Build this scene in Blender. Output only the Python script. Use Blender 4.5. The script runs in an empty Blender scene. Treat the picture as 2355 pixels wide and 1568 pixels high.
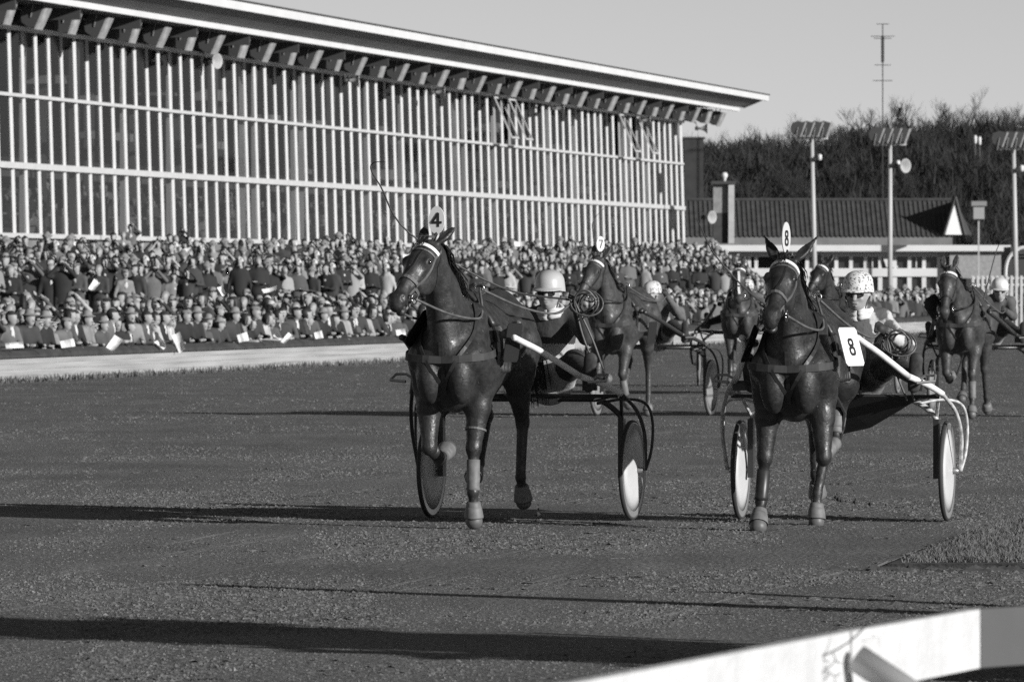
import bpy, math, random
import numpy as np
from mathutils import Vector, Matrix
random.seed(7)
rng = np.random.default_rng(7)
S = bpy.context.scene
COL = S.collection
rad = math.radians
# ------------------------------------------------------------------ camera, sky, sun, exposure
F = 15700.0; CX = 1177.5; HY = 645.0; CAMZ = 1.7     # picture measures used to place things in metres
cd = bpy.data.cameras.new('camera'); cam = bpy.data.objects.new('camera', cd); COL.objects.link(cam)
cam.location = (0, 0, CAMZ); cam.rotation_euler = (rad(90), 0, 0)
cd.sensor_width = 36.0; cd.lens = F / 2355 * 36; cd.shift_y = -(784 - HY) / 2355
cd.clip_start = 1.0; cd.clip_end = 4000
cd.dof.use_dof = True; cd.dof.focus_distance = 47.0; cd.dof.aperture_fstop = 13.5
S.camera = cam
SUN_EL = 16.0; SUN_AZ = 51.0          # shadows fall to the left and away: direction (-sin az, cos az)
w = bpy.data.worlds.new('World'); S.world = w; w.use_nodes = True
nt = w.node_tree
bg = nt.nodes['Background']
sky = nt.nodes.new('ShaderNodeTexSky'); sky.sky_type = 'NISHITA'; sky.sun_disc = False
sky.sun_elevation = rad(SUN_EL); sky.sun_rotation = rad(180 - SUN_AZ)
sky.dust_density = 0.05; sky.air_density = 1.0
# black-and-white film behind a yellow filter
sep = nt.nodes.new('ShaderNodeSeparateColor'); nt.links.new(sky.outputs[0], sep.inputs[0])
def madd(a, ka, b, kb):
    m1 = nt.nodes.new('ShaderNodeMath'); m1.operation = 'MULTIPLY'; nt.links.new(a, m1.inputs[0]); m1.inputs[1].default_value = ka
    m2 = nt.nodes.new('ShaderNodeMath'); m2.operation = 'MULTIPLY_ADD'; nt.links.new(b, m2.inputs[0]); m2.inputs[1].default_value = kb
    nt.links.new(m1.outputs[0], m2.inputs[2]); return m2.outputs[0]
rg = madd(sep.outputs[0], 0.7, sep.outputs[1], 0.3)
one = nt.nodes.new('ShaderNodeMath'); one.operation = 'MULTIPLY_ADD'; nt.links.new(sep.outputs[2], one.inputs[0]); one.inputs[1].default_value = 0.0
nt.links.new(rg, one.inputs[2]); nt.links.new(one.outputs[0], bg.inputs[0])
bg.inputs[1].default_value = 0.05
sd = bpy.data.lights.new('sun', 'SUN'); sun = bpy.data.objects.new('sun', sd); COL.objects.link(sun)
sd.energy = 3.7; sd.angle = rad(0.5); sd.color = (1, 0.995, 0.985)
sdir = Vector((math.sin(rad(SUN_AZ)) * math.cos(rad(SUN_EL)), -math.cos(rad(SUN_AZ)) * math.cos(rad(SUN_EL)), math.sin(rad(SUN_EL))))
sun.rotation_euler = sdir.to_track_quat('Z', 'Y').to_euler()
S.view_settings.view_transform = 'Standard'; S.view_settings.look = 'None'
S.view_settings.exposure = 0.6; S.view_settings.gamma = 1.0; S.view_settings.use_curve_mapping = False
S.cycles.use_denoising = False
S.cycles.max_bounces = 6; S.cycles.transparent_max_bounces = 12

def P(px, py, d):
    return Vector(((px - CX) / F * d, d, CAMZ + (HY - py) / F * d))
def gd(py): return CAMZ * F / (py - HY)

# ------------------------------------------------------------------ materials
MATS = {}
def mat(name, v, rough=0.7, var=0.0, vscale=5.0, bump=0.0, bscale=30.0, metal=0.0, spec=0.5, objcol=False, attr=None, sheen=0.0, coat=0.0, mapscale=None, detail=4.0):
    if name in MATS: return MATS[name]
    m = bpy.data.materials.new(name); m.use_nodes = True
    n = m.node_tree; b = n.nodes['Principled BSDF']
    b.inputs['Base Color'].default_value = (v, v, v, 1)
    b.inputs['Roughness'].default_value = rough
    b.inputs['Metallic'].default_value = metal
    b.inputs['Specular IOR Level'].default_value = spec
    if sheen: b.inputs['Sheen Weight'].default_value = sheen
    if coat: b.inputs['Coat Weight'].default_value = coat
    co = n.nodes.new('ShaderNodeTexCoord')
    src = co.outputs['Object']
    if mapscale:
        mp = n.nodes.new('ShaderNodeMapping'); mp.inputs['Scale'].default_value = mapscale
        n.links.new(src, mp.inputs[0]); src = mp.outputs[0]
    base = None
    if objcol:
        oi = n.nodes.new('ShaderNodeObjectInfo'); base = oi.outputs['Color']
    if attr:
        at = n.nodes.new('ShaderNodeAttribute'); at.attribute_name = attr; base = at.outputs['Color']
    if var > 0:
        t = n.nodes.new('ShaderNodeTexNoise'); t.inputs['Scale'].default_value = vscale; t.inputs['Detail'].default_value = detail
        n.links.new(src, t.inputs['Vector'])
        r = n.nodes.new('ShaderNodeMapRange')
        r.inputs['From Min'].default_value = 0.3; r.inputs['From Max'].default_value = 0.7
        r.inputs['To Min'].default_value = 1 - var; r.inputs['To Max'].default_value = 1 + var
        n.links.new(t.outputs['Fac'], r.inputs['Value'])
        mx = n.nodes.new('ShaderNodeMix'); mx.data_type = 'RGBA'; mx.blend_type = 'MULTIPLY'; mx.inputs['Factor'].default_value = 1.0
        if base is not None: n.links.new(base, mx.inputs['A'])
        else: mx.inputs['A'].default_value = (v, v, v, 1)
        n.links.new(r.outputs[0], mx.inputs['B'])
        base = mx.outputs['Result']
    if base is not None: n.links.new(base, b.inputs['Base Color'])
    if bump > 0:
        t2 = n.nodes.new('ShaderNodeTexNoise'); t2.inputs['Scale'].default_value = bscale; t2.inputs['Detail'].default_value = 5
        n.links.new(src, t2.inputs['Vector'])
        bp = n.nodes.new('ShaderNodeBump'); bp.inputs['Strength'].default_value = min(1, bump); bp.inputs['Distance'].default_value = 0.02
        n.links.new(t2.outputs['Fac'], bp.inputs['Height']); n.links.new(bp.outputs[0], b.inputs['Normal'])
    MATS[name] = m; return m

# ------------------------------------------------------------------ objects
def tag(o, label=None, cat=None, group=None, kind=None):
    if label: o['label'] = label
    if cat: o['category'] = cat
    if group: o['group'] = group
    if kind: o['kind'] = kind
    return o
def empty(name, loc=(0, 0, 0), rz=0.0, parent=None):
    o = bpy.data.objects.new(name, None); COL.objects.link(o); o.empty_display_size = 0.1
    o.location = loc; o.rotation_euler = (0, 0, rz)
    if parent: o.parent = parent
    return o
def link(name, me, parent=None, loc=None, rz=None):
    o = bpy.data.objects.new(name, me); COL.objects.link(o)
    if parent: o.parent = parent
    if loc is not None: o.location = loc
    if rz is not None: o.rotation_euler = (0, 0, rz)
    return o
class MB:
    """collects plain geometry and links it as one mesh"""
    def __init__(s): s.v = []; s.f = []; s.m = []; s.n = 0
    def add(s, V, Fs, mi=0):
        V = np.asarray(V, float).reshape(-1, 3)
        for f in Fs: s.f.append(tuple(int(i) + s.n for i in f)); s.m.append(mi)
        s.v.append(V); s.n += len(V); return s
    def box(s, a, b, mi=0, M=None):
        x0, y0, z0 = a; x1, y1, z1 = b
        V = np.array([(x0,y0,z0),(x1,y0,z0),(x1,y1,z0),(x0,y1,z0),(x0,y0,z1),(x1,y0,z1),(x1,y1,z1),(x0,y1,z1)], float)
        if M is not None: V = np.array([(M @ Vector(p))[:] for p in V])
        return s.add(V, [(0,3,2,1),(4,5,6,7),(0,1,5,4),(1,2,6,5),(2,3,7,6),(3,0,4,7)], mi)
    def prism(s, poly, axis, lo, hi, mi=0):
        """poly of 2-D points extruded along axis 0/1/2"""
        n = len(poly); V = []
        for q in (lo, hi):
            for a, b in poly:
                V.append({0: (q, a, b), 1: (a, q, b), 2: (a, b, q)}[axis])
        Fs = [tuple(range(n))[::-1], tuple(range(n, 2 * n))] + [(i, (i + 1) % n, n + (i + 1) % n, n + i) for i in range(n)]
        return s.add(V, Fs, mi)
    def tube(s, pts, r, n=6, mi=0, caps=True, flat=None):
        pts = [np.asarray(p, float) for p in pts]; k = len(pts)
        rr = [r] * k if np.isscalar(r) else list(r)
        V = []; prev = None
        for i, p in enumerate(pts):
            d = pts[min(i + 1, k - 1)] - pts[max(i - 1, 0)]
            d = d / (np.linalg.norm(d) + 1e-9)
            if prev is None:
                a = np.array([0, 0, 1.0]) if abs(d[2]) < 0.9 else np.array([1.0, 0, 0])
                u = np.cross(d, a)
            else: u = prev - d * np.dot(prev, d)
            u /= (np.linalg.norm(u) + 1e-9); prev = u; v = np.cross(d, u)
            for j in range(n):
                t = 2 * math.pi * j / n
                V.append(p + rr[i] * (math.cos(t) * u + math.sin(t) * v))
        Fs = []
        for i in range(k - 1):
            for j in range(n):
                a = i * n + j; b = i * n + (j + 1) % n
                Fs.append((a, b, b + n, a + n))
        if caps: Fs.append(tuple(range(n))[::-1]); Fs.append(tuple(range((k - 1) * n, k * n)))
        return s.add(V, Fs, mi)
    def strap(s, pts, nrm, width, th=0.006, mi=0, closed=False):
        """ribbon with thickness; nrm = outward normals"""
        pts = np.asarray(pts, float); k = len(pts); V = []
        for i in range(k):
            if closed: d = pts[(i + 1) % k] - pts[i - 1]
            else: d = pts[min(i + 1, k - 1)] - pts[max(i - 1, 0)]
            d = d / (np.linalg.norm(d) + 1e-9)
            n_ = np.asarray(nrm[i], float); n_ = n_ - d * np.dot(n_, d); n_ /= (np.linalg.norm(n_) + 1e-9)
            sd_ = np.cross(d, n_)
            for a, b in ((-1, 0), (1, 0), (1, 1), (-1, 1)):
                V.append(pts[i] + sd_ * a * width / 2 + n_ * (b - 0.5) * th)
        Fs = []
        for i in range(k if closed else k - 1):
            j = (i + 1) % k
            for a in range(4):
                b = (a + 1) % 4
                Fs.append((i * 4 + a, i * 4 + b, j * 4 + b, j * 4 + a))
        if not closed: Fs += [(3, 2, 1, 0), tuple((k - 1) * 4 + a for a in range(4))]
        return s.add(V, Fs, mi)
    def lathe(s, prof, n=16, mi=0, M=None, z0=None):
        """prof: (radius, height) list revolved about z"""
        V = []; k = len(prof)
        for r, z in prof:
            for j in range(n):
                t = 2 * math.pi * j / n
                V.append((r * math.cos(t), r * math.sin(t), z))
        if M is not None: V = [(M @ Vector(p))[:] for p in V]
        Fs = []
        for i in range(k - 1):
            for j in range(n):
                a = i * n + j; b = i * n + (j + 1) % n
                Fs.append((a, b, b + n, a + n))
        Fs.append(tuple(range(n))[::-1]); Fs.append(tuple(range((k - 1) * n, k * n)))
        return s.add(V, Fs, mi)
    def arrays(s):
        return (np.concatenate(s.v) if s.v else np.zeros((0, 3))), s.f, s.m
    def mesh(s, name, mats, smooth=False):
        V, Fs, mi = s.arrays()
        me = bpy.data.meshes.new(name); me.from_pydata(V.tolist(), [], Fs)
        for m in (mats if isinstance(mats, (list, tuple)) else [mats]): me.materials.append(m)
        if any(mi): me.polygons.foreach_set('material_index', mi)
        if smooth: me.polygons.foreach_set('use_smooth', [True] * len(Fs))
        me.update(); return me
    def build(s, name, mats, parent=None, smooth=False, loc=None, rz=None):
        return link(name, s.mesh(name, mats, smooth), parent, loc, rz)
def box(a, b, M=None): return MB().box(a, b, M=M)
def np_mesh(name, V, Q, mats, mi=None, smooth=True, color=None):
    """fast mesh from arrays; Q is (n,3) or (n,4)"""
    me = bpy.data.meshes.new(name); k = Q.shape[1]
    me.vertices.add(len(V)); me.vertices.foreach_set('co', np.ascontiguousarray(V, np.float32).ravel())
    me.loops.add(Q.size); me.loops.foreach_set('vertex_index', np.ascontiguousarray(Q, np.int32).ravel())
    me.polygons.add(len(Q)); me.polygons.foreach_set('loop_start', np.arange(0, Q.size, k, dtype=np.int32))
    for m in (mats if isinstance(mats, (list, tuple)) else [mats]): me.materials.append(m)
    if mi is not None: me.polygons.foreach_set('material_index', np.ascontiguousarray(mi, np.int32))
    me.polygons.foreach_set('use_smooth', np.full(len(Q), smooth))
    me.update(calc_edges=True)
    if color is not None:
        ca = me.color_attributes.new('tone', 'FLOAT_COLOR', 'POINT')
        c = np.ones((len(V), 4), np.float32); c[:, :3] = np.asarray(color).reshape(-1, 1)
        ca.data.foreach_set('color', c.ravel())
    return me

# ------------------------------------------------------------------ distance-field sculpting (bodies in one skin)
def _v(*a): return np.array(a, float)
class Body:
    def __init__(s): s.p = []
    def cap(s, a, b, ra, rb=None, k=0.03, m=0, n=None, sq=1.0):
        rb = ra if rb is None else rb
        s.p.append(('c', _v(*a), _v(*b), ra, rb, k, m, None if n is None else _v(*n) / np.linalg.norm(n), sq)); return s
    def ell(s, c, r, R=None, k=0.03, m=0):
        s.p.append(('e', _v(*c), _v(*r), None if R is None else np.array(R, float), None, k, m, None, 1)); return s
    def cut(s, c, r, R=None, k=0.01):
        s.p.append(('x', _v(*c), _v(*r), None if R is None else np.array(R, float), None, k, -1, None, 1)); return s
    @staticmethod
    def dist(p, X):
        if p[0] == 'c':
            _, a, b, ra, rb, k, m, n, sq = p
            q = X - a; ab = b - a
            if n is not None:
                q = q + ((q @ n) * (1 / sq - 1))[..., None] * n
                ab = ab + (ab @ n) * (1 / sq - 1) * n
            L2 = max(ab @ ab, 1e-9)
            t = np.clip((q @ ab) / L2, 0, 1)
            return np.linalg.norm(q - t[..., None] * ab, axis=-1) - (ra + (rb - ra) * t)
        c, r, R = p[1], p[2], p[3]
        q = X - c
        if R is not None: q = q @ R            # columns of R are the local axes
        qq = q / r
        l = np.linalg.norm(qq, axis=-1) + 1e-9; l2 = np.linalg.norm(qq / r, axis=-1) + 1e-9
        return (l - 1) * l / l2
    def bounds(s, p):
        if p[0] == 'c':
            R_ = max(p[3], p[4]); return np.minimum(p[1], p[2]) - R_, np.maximum(p[1], p[2]) + R_
        R_ = p[2].max() if p[3] is not None else p[2]
        return p[1] - R_, p[1] + R_
    def at(s, X):
        D = np.full(X.shape[:-1], 9.0)
        for p in s.p:
            d = s.dist(p, X); k = p[5]
            if p[0] == 'x':
                h = np.maximum(k - np.abs(D + d), 0) / k; D = np.maximum(D, -d) + h * h * k / 4
            else:
                h = np.maximum(k - np.abs(D - d), 0) / k; D = np.minimum(D, d) - h * h * k / 4
        return D
    paint = None
    def mesh(s, name, mats, h=0.015, smooth=1):
        lo = np.min([s.bounds(p)[0] for p in s.p if p[0] != 'x'], 0) - 3 * h
        hi = np.max([s.bounds(p)[1] for p in s.p if p[0] != 'x'], 0) + 3 * h
        N = np.ceil((hi - lo) / h).astype(int) + 1
        D = np.full(N, 9.0, np.float32); MI = np.zeros(N, np.int8)
        for p in s.p:
            b0, b1 = s.bounds(p); k = p[5]; e = k + 2 * h
            i0 = np.clip(np.floor((b0 - e - lo) / h).astype(int), 0, N - 1)
            i1 = np.clip(np.ceil((b1 + e - lo) / h).astype(int) + 1, 1, N)
            ax = [lo[a] + h * np.arange(i0[a], i1[a]) for a in range(3)]
            X = np.stack(np.meshgrid(*ax, indexing='ij'), -1)
            sl = tuple(slice(i0[a], i1[a]) for a in range(3))
            d = s.dist(p, X).astype(np.float32); Dc = D[sl]
            if p[0] == 'x':
                hh = np.maximum(k - np.abs(Dc + d), 0) / k; D[sl] = np.maximum(Dc, -d) + hh * hh * k / 4
            else:
                MI[sl] = np.where(d < Dc, p[6], MI[sl])
                hh = np.maximum(k - np.abs(Dc - d), 0) / k; D[sl] = np.minimum(Dc, d) - hh * hh * k / 4
        V, Q, cell = surface_nets(D, lo, h)
        mi = MI[cell[:, 0], cell[:, 1], cell[:, 2]]
        for _ in range(smooth): V = relax(V, Q)
        mf = mi[Q[:, 0]]
        if s.paint: mf = s.paint(V[Q].mean(1), mf)
        return np_mesh(name, V, Q, mats, mf)
def relax(V, Q, f=0.5):
    acc = np.zeros_like(V); c = np.zeros(len(V))
    for a in range(4):
        b = (a + 1) % 4
        for i, j in ((a, b), (b, a)):
            for x in range(3): acc[:, x] += np.bincount(Q[:, i], V[Q[:, j], x], len(V))
            c += np.bincount(Q[:, i], minlength=len(V))
    return V * (1 - f) + f * acc / np.maximum(c, 1)[:, None]
def surface_nets(D, lo, h):
    s = D < 0
    c = s[:-1, :-1, :-1].astype(np.int8)
    tot = np.zeros(c.shape, np.int8)
    offs = [(i, j, k) for i in (0, 1) for j in (0, 1) for k in (0, 1)]
    nx, ny, nz = c.shape
    for o in offs: tot += s[o[0]:o[0] + nx, o[1]:o[1] + ny, o[2]:o[2] + nz]
    idx = np.argwhere((tot > 0) & (tot < 8))
    acc = np.zeros((len(idx), 3)); cnt = np.zeros(len(idx))
    for o in offs:
        for a in range(3):
            if o[a]: continue
            o2 = list(o); o2[a] = 1
            v0 = D[idx[:, 0] + o[0], idx[:, 1] + o[1], idx[:, 2] + o[2]]
            v1 = D[idx[:, 0] + o2[0], idx[:, 1] + o2[1], idx[:, 2] + o2[2]]
            m = (v0 < 0) != (v1 < 0)
            t = np.where(m, v0 / np.where(m, v0 - v1, 1), 0)
            pt = np.array(o, float)[None, :].repeat(len(idx), 0); pt[:, a] += t
            acc += pt * m[:, None]; cnt += m
    V = lo + h * (idx + acc / cnt[:, None])
    vid = np.full(c.shape, -1, np.int64); vid[idx[:, 0], idx[:, 1], idx[:, 2]] = np.arange(len(idx))
    Qs = []
    for a in range(3):
        b, d = (a + 1) % 3, (a + 2) % 3
        sl0 = [slice(None)] * 3; sl1 = [slice(None)] * 3
        sl0[a] = slice(0, -1); sl1[a] = slice(1, None)
        s0 = s[tuple(sl0)]; s1 = s[tuple(sl1)]
        e = np.argwhere(s0 != s1)
        e = e[(e[:, b] > 0) & (e[:, d] > 0) & (e[:, b] < D.shape[b] - 1) & (e[:, d] < D.shape[d] - 1)]
        ins = s0[e[:, 0], e[:, 1], e[:, 2]]
        q = []
        for db, dd in ((-1, -1), (0, -1), (0, 0), (-1, 0)):
            g = e.copy(); g[:, b] += db; g[:, d] += dd
            q.append(vid[g[:, 0], g[:, 1], g[:, 2]])
        q = np.stack(q, 1)
        q[~ins] = q[~ins][:, ::-1]
        Qs.append(q)
    Q = np.concatenate(Qs)
    return V, Q[(Q >= 0).all(1)], idx
def wrap(body, c, u, v, rmax=0.7, n=24, a0=0, a1=360, off=0.004):
    """points where rays from outside towards c meet the body, in the plane (u, v)"""
    c = np.asarray(c, float); u = np.asarray(u, float); v = np.asarray(v, float)
    A = np.radians(np.linspace(a0, a1, n, endpoint=(abs(a1 - a0) < 359)))
    dirs = np.cos(A)[:, None] * u + np.sin(A)[:, None] * v
    R_ = np.linspace(rmax, 0, 120)
    X = c + dirs[:, None, :] * R_[None, :, None]
    D = body.at(X)
    hit = (D < off).argmax(1)
    return c + dirs * R_[hit][:, None], dirs
def press(body, pts, toward, reach=0.4, off=0.006):
    """push a polyline onto the body: each point slides from outside along toward"""
    pts = np.asarray(pts, float); out = []
    for p in pts:
        d = np.asarray(toward(p), float); d /= np.linalg.norm(d)
        R_ = np.linspace(-reach, reach, 100)
        X = p + R_[:, None] * d; D = body.at(X); h_ = D < off
        out.append(X[h_.argmax()] if h_.any() else p)
    return np.array(out)
def spline(pts, n=8):
    """Catmull-Rom through the points"""
    P_ = [np.asarray(p, float) for p in pts]; P_ = [2 * P_[0] - P_[1]] + P_ + [2 * P_[-1] - P_[-2]]
    out = []
    for i in range(1, len(P_) - 2):
        for t in np.linspace(0, 1, n, endpoint=False):
            a, b, c, d = P_[i - 1], P_[i], P_[i + 1], P_[i + 2]
            out.append(0.5 * ((2 * b) + (c - a) * t + (2 * a - 5 * b + 4 * c - d) * t * t + (3 * b - a - 3 * c + d) * t ** 3))
    out.append(P_[-2]); return out
# ------------------------------------------------------------------ the setting: ground
M_track = mat('track_grit', 0.085, 0.95, 0.35, 9.0, 0.9, 26.0, spec=0.25, detail=8)
def track_material():
    m = M_track; n = m.node_tree; b = n.nodes['Principled BSDF']
    co = n.nodes.new('ShaderNodeTexCoord')
    def noise(sc, det, mp=None):
        t = n.nodes.new('ShaderNodeTexNoise'); t.inputs['Scale'].default_value = sc; t.inputs['Detail'].default_value = det
        if mp:
            q = n.nodes.new('ShaderNodeMapping'); q.inputs['Scale'].default_value = mp
            n.links.new(co.outputs['Object'], q.inputs[0]); n.links.new(q.outputs[0], t.inputs['Vector'])
        else: n.links.new(co.outputs['Object'], t.inputs['Vector'])
        return t.outputs['Fac']
    def rng_(x, a, b_, c, d):
        r = n.nodes.new('ShaderNodeMapRange'); n.links.new(x, r.inputs[0])
        for i, q in enumerate((a, b_, c, d)): r.inputs[i + 1].default_value = q
        return r.outputs[0]
    def mul(x, y):
        r = n.nodes.new('ShaderNodeMath'); r.operation = 'MULTIPLY'; n.links.new(x, r.inputs[0]); n.links.new(y, r.inputs[1]); return r.outputs[0]
    grain = rng_(noise(38, 6), 0.3, 0.7, 0.35, 1.75)
    fine = rng_(noise(110, 3), 0.3, 0.7, 0.6, 1.4)
    big = rng_(noise(0.5, 4), 0.3, 0.7, 0.82, 1.15)
    streak = rng_(noise(1.0, 5, (3.0, 0.35, 1)), 0.3, 0.7, 0.85, 1.15)
    c = mul(mul(grain, fine), mul(big, streak))
    cm = n.nodes.new('ShaderNodeMath'); cm.operation = 'MULTIPLY'; cm.inputs[1].default_value = 0.126
    n.links.new(c, cm.inputs[0]); n.links.new(cm.outputs[0], b.inputs['Base Color'])
track_material()
# the track rises to a low wall at the back; the ground goes on to the horizon
g = MB()
xs = np.concatenate([np.linspace(-600, -40, 8), np.linspace(-30, 30, 31), np.linspace(40, 600, 8)])
ys = np.concatenate([np.linspace(-200, 5, 6), np.linspace(10, 130, 60), np.linspace(140, 1500, 24)])
gx, gy = np.meshgrid(xs, ys, indexing='ij')
gz = np.zeros_like(gx)
near = (np.abs(gx) < 30) & (gy > 9) & (gy < 131)
gz[near] += rng.normal(0, 0.004, gz.shape)[near]
V = np.stack([gx, gy, gz], -1).reshape(-1, 3)
ni, nj = gx.shape
I, J = np.meshgrid(np.arange(ni - 1), np.arange(nj - 1), indexing='ij')
q0 = (I * nj + J).ravel(); Q = np.stack([q0, q0 + nj, q0 + nj + 1, q0 + 1], 1)
tag(link('track', np_mesh('track', V, Q, M_track)), 'dark gritty racetrack surface with hoof marks and clods', kind='structure')

# loose grit and clods near the camera and the horses: nobody could count them
def scatter_clods():
    n = 270000
    u_ = rng.random(n) ** .8; yy = 1 / (1 / 27.0 + u_ * (1 / 190.0 - 1 / 27.0))
    yy = np.where(rng.random(n) < .25, 27 + 40 * rng.random(n), yy)
    xx = (rng.random(n) * 1.06 - 0.53) * yy * 2355 / F
    sz = (rng.gamma(2.0, 0.0021, n)).clip(0.002, 0.010) * (.55 + .38 * (yy / 45)) * (.75 + .5 * (np.sin(xx * 2.1 + yy * .13) * np.sin(xx * .9 - yy * .31 + 1) > -.1))
    # heavier clumps in the ruts where the field has passed
    T = np.array([(1, 0, -.35), (-.5, .87, -.35), (-.5, -.87, -.35), (0, 0, .62)], float)
    ang = rng.random(n) * 6.28; c, s_ = np.cos(ang), np.sin(ang)
    W = T[None] * (0.6 + 0.8 * rng.random((n, 4, 1)))
    X = np.stack([W[..., 0] * c[:, None] - W[..., 1] * s_[:, None], W[..., 0] * s_[:, None] + W[..., 1] * c[:, None], W[..., 2]], -1) * sz[:, None, None]
    X[..., 0] *= 1.5
    X[..., 0] += xx[:, None]; X[..., 1] += yy[:, None]; X[..., 2] += sz[:, None] * 0.2
    q = np.array([(0, 1, 3), (1, 2, 3), (2, 0, 3)])
    Q_ = (np.arange(n)[:, None, None] * 4 + q[None]).reshape(-1, 3)
    tone = np.repeat(0.072 + 0.088 * rng.random(n) ** 1.2 + .10 * (rng.random(n) < .006), 4)
    me = np_mesh('grit', X.reshape(-1, 3), Q_, mat('grit_clod', 0.10, 0.9, spec=0.3, attr='tone'), smooth=False, color=tone)
    tag(link('grit', me), 'loose grit and small clods lying on the track', 'grit', kind='stuff')
scatter_clods()
# wheel ruts and harrow lines following the bend
mb = MB()
for q in range(60):
    r_ = random.Random(q); x0 = r_.uniform(-4.2, 3.6); y0 = r_.uniform(27, 60); L_ = r_.uniform(5, 22); R_ = r_.gauss(.006, .002); hd_ = r_.gauss(.165, .018)
    pts = []; n = int(L_ / .35)
    for i in range(n):
        s_ = i * .35; pts.append((x0 + hd_ * s_ + R_ * s_ * s_ * .3 + r_.gauss(0, .006), y0 + s_, .0))
    hh = r_.uniform(.0015, .005); wd_ = r_.uniform(.02, .05)
    V_ = []
    for x, y, z in pts:
        k_ = hh * r_.uniform(.3, 1.3); V_ += [(x - wd_, y, -.002), (x, y, k_), (x + wd_, y, -.002)]
    mb.add(V_, [f for i in range(n - 1) for f in ((3*i, 3*i+1, 3*i+4, 3*i+3), (3*i+1, 3*i+2, 3*i+5, 3*i+4))])
tag(mb.build('wheel_ruts', M_track), 'faint wheel ruts and harrow ridges in the track surface', kind='stuff')
mb = MB(); r_ = random.Random(77)
for q in range(320):
    y = r_.uniform(27, 62); x = r_.gauss(.4, 2.2); a0 = math.pi * .5 + r_.gauss(0, .3); R_ = r_.uniform(.05, .085); hh = r_.uniform(.003, .009)
    V_ = []
    for i in range(7):
        t = a0 - 2.0 + i * .66; k_ = hh * r_.uniform(.4, 1.2); c_, s_ = math.cos(t), math.sin(t)
        V_ += [(x + c_ * (R_ - .022), y + s_ * (R_ - .022), -.001), (x + c_ * R_, y + s_ * R_, k_), (x + c_ * (R_ + .03), y + s_ * (R_ + .03), -.001)]
    mb.add(V_, [f for i in range(6) for f in ((3*i, 3*i+1, 3*i+4, 3*i+3), (3*i+1, 3*i+2, 3*i+5, 3*i+4))])
tag(mb.build('hoof_prints', M_track), 'crescent hoof prints pressed into the track by the field', kind='stuff')
# clods thrown up behind the hooves of the right-hand horse
mb = MB()
for px, py, r in [(1922,1143,.013),(1928,1148,.02),(1934,1150,.016),(1945,1152,.009),(1966,1154,.016),(1968,1148,.01),(2001,1158,.018),(2037,1161,.012),(1925,1136,.01),(1964,1128,.008),(2010,1140,.006),(1236,1182,.02),(1240,1170,.014),(1234,1197,.02),(1238,1160,.01),(1168,1175,.008),(2075,1146,.006),(1150,1182,.007),(1300,1150,.008)]:
    p = P(px, py, 47.0)
    b0 = np.array([(1,0,0),(-1,0,0),(0,1,0),(0,-1,0),(0,0,1),(0,0,-1)], float) * r * (0.6 + 0.8 * rng.random((6, 1)))
    mb.add(b0 + np.array(p), [(0,2,4),(2,1,4),(1,3,4),(3,0,4),(2,0,5),(1,2,5),(3,1,5),(0,3,5)])
tag(mb.build('flying_clods', mat('clod_dark', 0.03, 0.9)), 'small dark clods kicked up in the air behind the hooves', 'clods', kind='stuff')

# ------------------------------------------------------------------ inner verge, bottom right
M_soil = mat('soil', 0.05, 0.95, 0.4, 6, 0.6, 20)
M_grass = mat('dry_grass', 0.125, 0.85, 0.4, 8, 0)
def edge_pt(s):   # verge edge as seen from (2020,1305) to (2355,1190), then on along the bend
    pts = [(1.1, 31.5), (2.20, 40.5 * 0.995), (3.0, 45.0), (3.70, 49.2), (6.0, 60.0), (10, 74)]
    return pts[s]
vp = [(2.16, 40.3), (2.6, 42.7), (3.15, 45.8), (3.70, 49.0), (5.2, 55.5), (8.4, 66.0), (14, 80)]
mb = MB()
outer = [(x + 26, y + .8) for x, y in vp]
def liph(y): return 0.026 + 0.04 * min(1, max(0, (y - 40.3) / 4))
V0 = [(x, y, 0.001) for x, y in vp] + [(x + .06, y - .02, liph(y + .5)) for x, y in vp] + [(x, y, liph(y) + .01) for x, y in outer]
n_ = len(vp); Fs = []
for i in range(n_ - 1):
    Fs += [(i, i + 1, n_ + i + 1, n_ + i), (n_ + i, n_ + i + 1, 2 * n_ + i + 1, 2 * n_ + i)]
Fs.append((0, n_, 2 * n_)); mb.add(V0, Fs)
r_ = random.Random(4)
for q in range(420):   # crumbled turf and soil along the front of the verge
    t = r_.random(); x = vp[0][0] - .3 + 4.2 * t; y = 40.28 + .03 * (x - 2) - abs(r_.gauss(0, .22)); z = max(.004, r_.uniform(.004, .032) - .1 * (40.3 - y) * .2)
    w_ = r_.uniform(.015, .07)
    mb.add([(x - w_, y, -.004), (x + w_, y + r_.uniform(-.02, .02), -.004), (x + r_.uniform(-.02, .02), y + .07, -.004), (x + r_.uniform(-.02, .02), y + .02, z)], [(0, 1, 3), (1, 2, 3), (2, 0, 3)])
tag(mb.build('turf_verge', M_soil), 'raised verge along the inside of the bend', kind='structure')
mb = MB(); e_ = vp[0:4]
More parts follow.
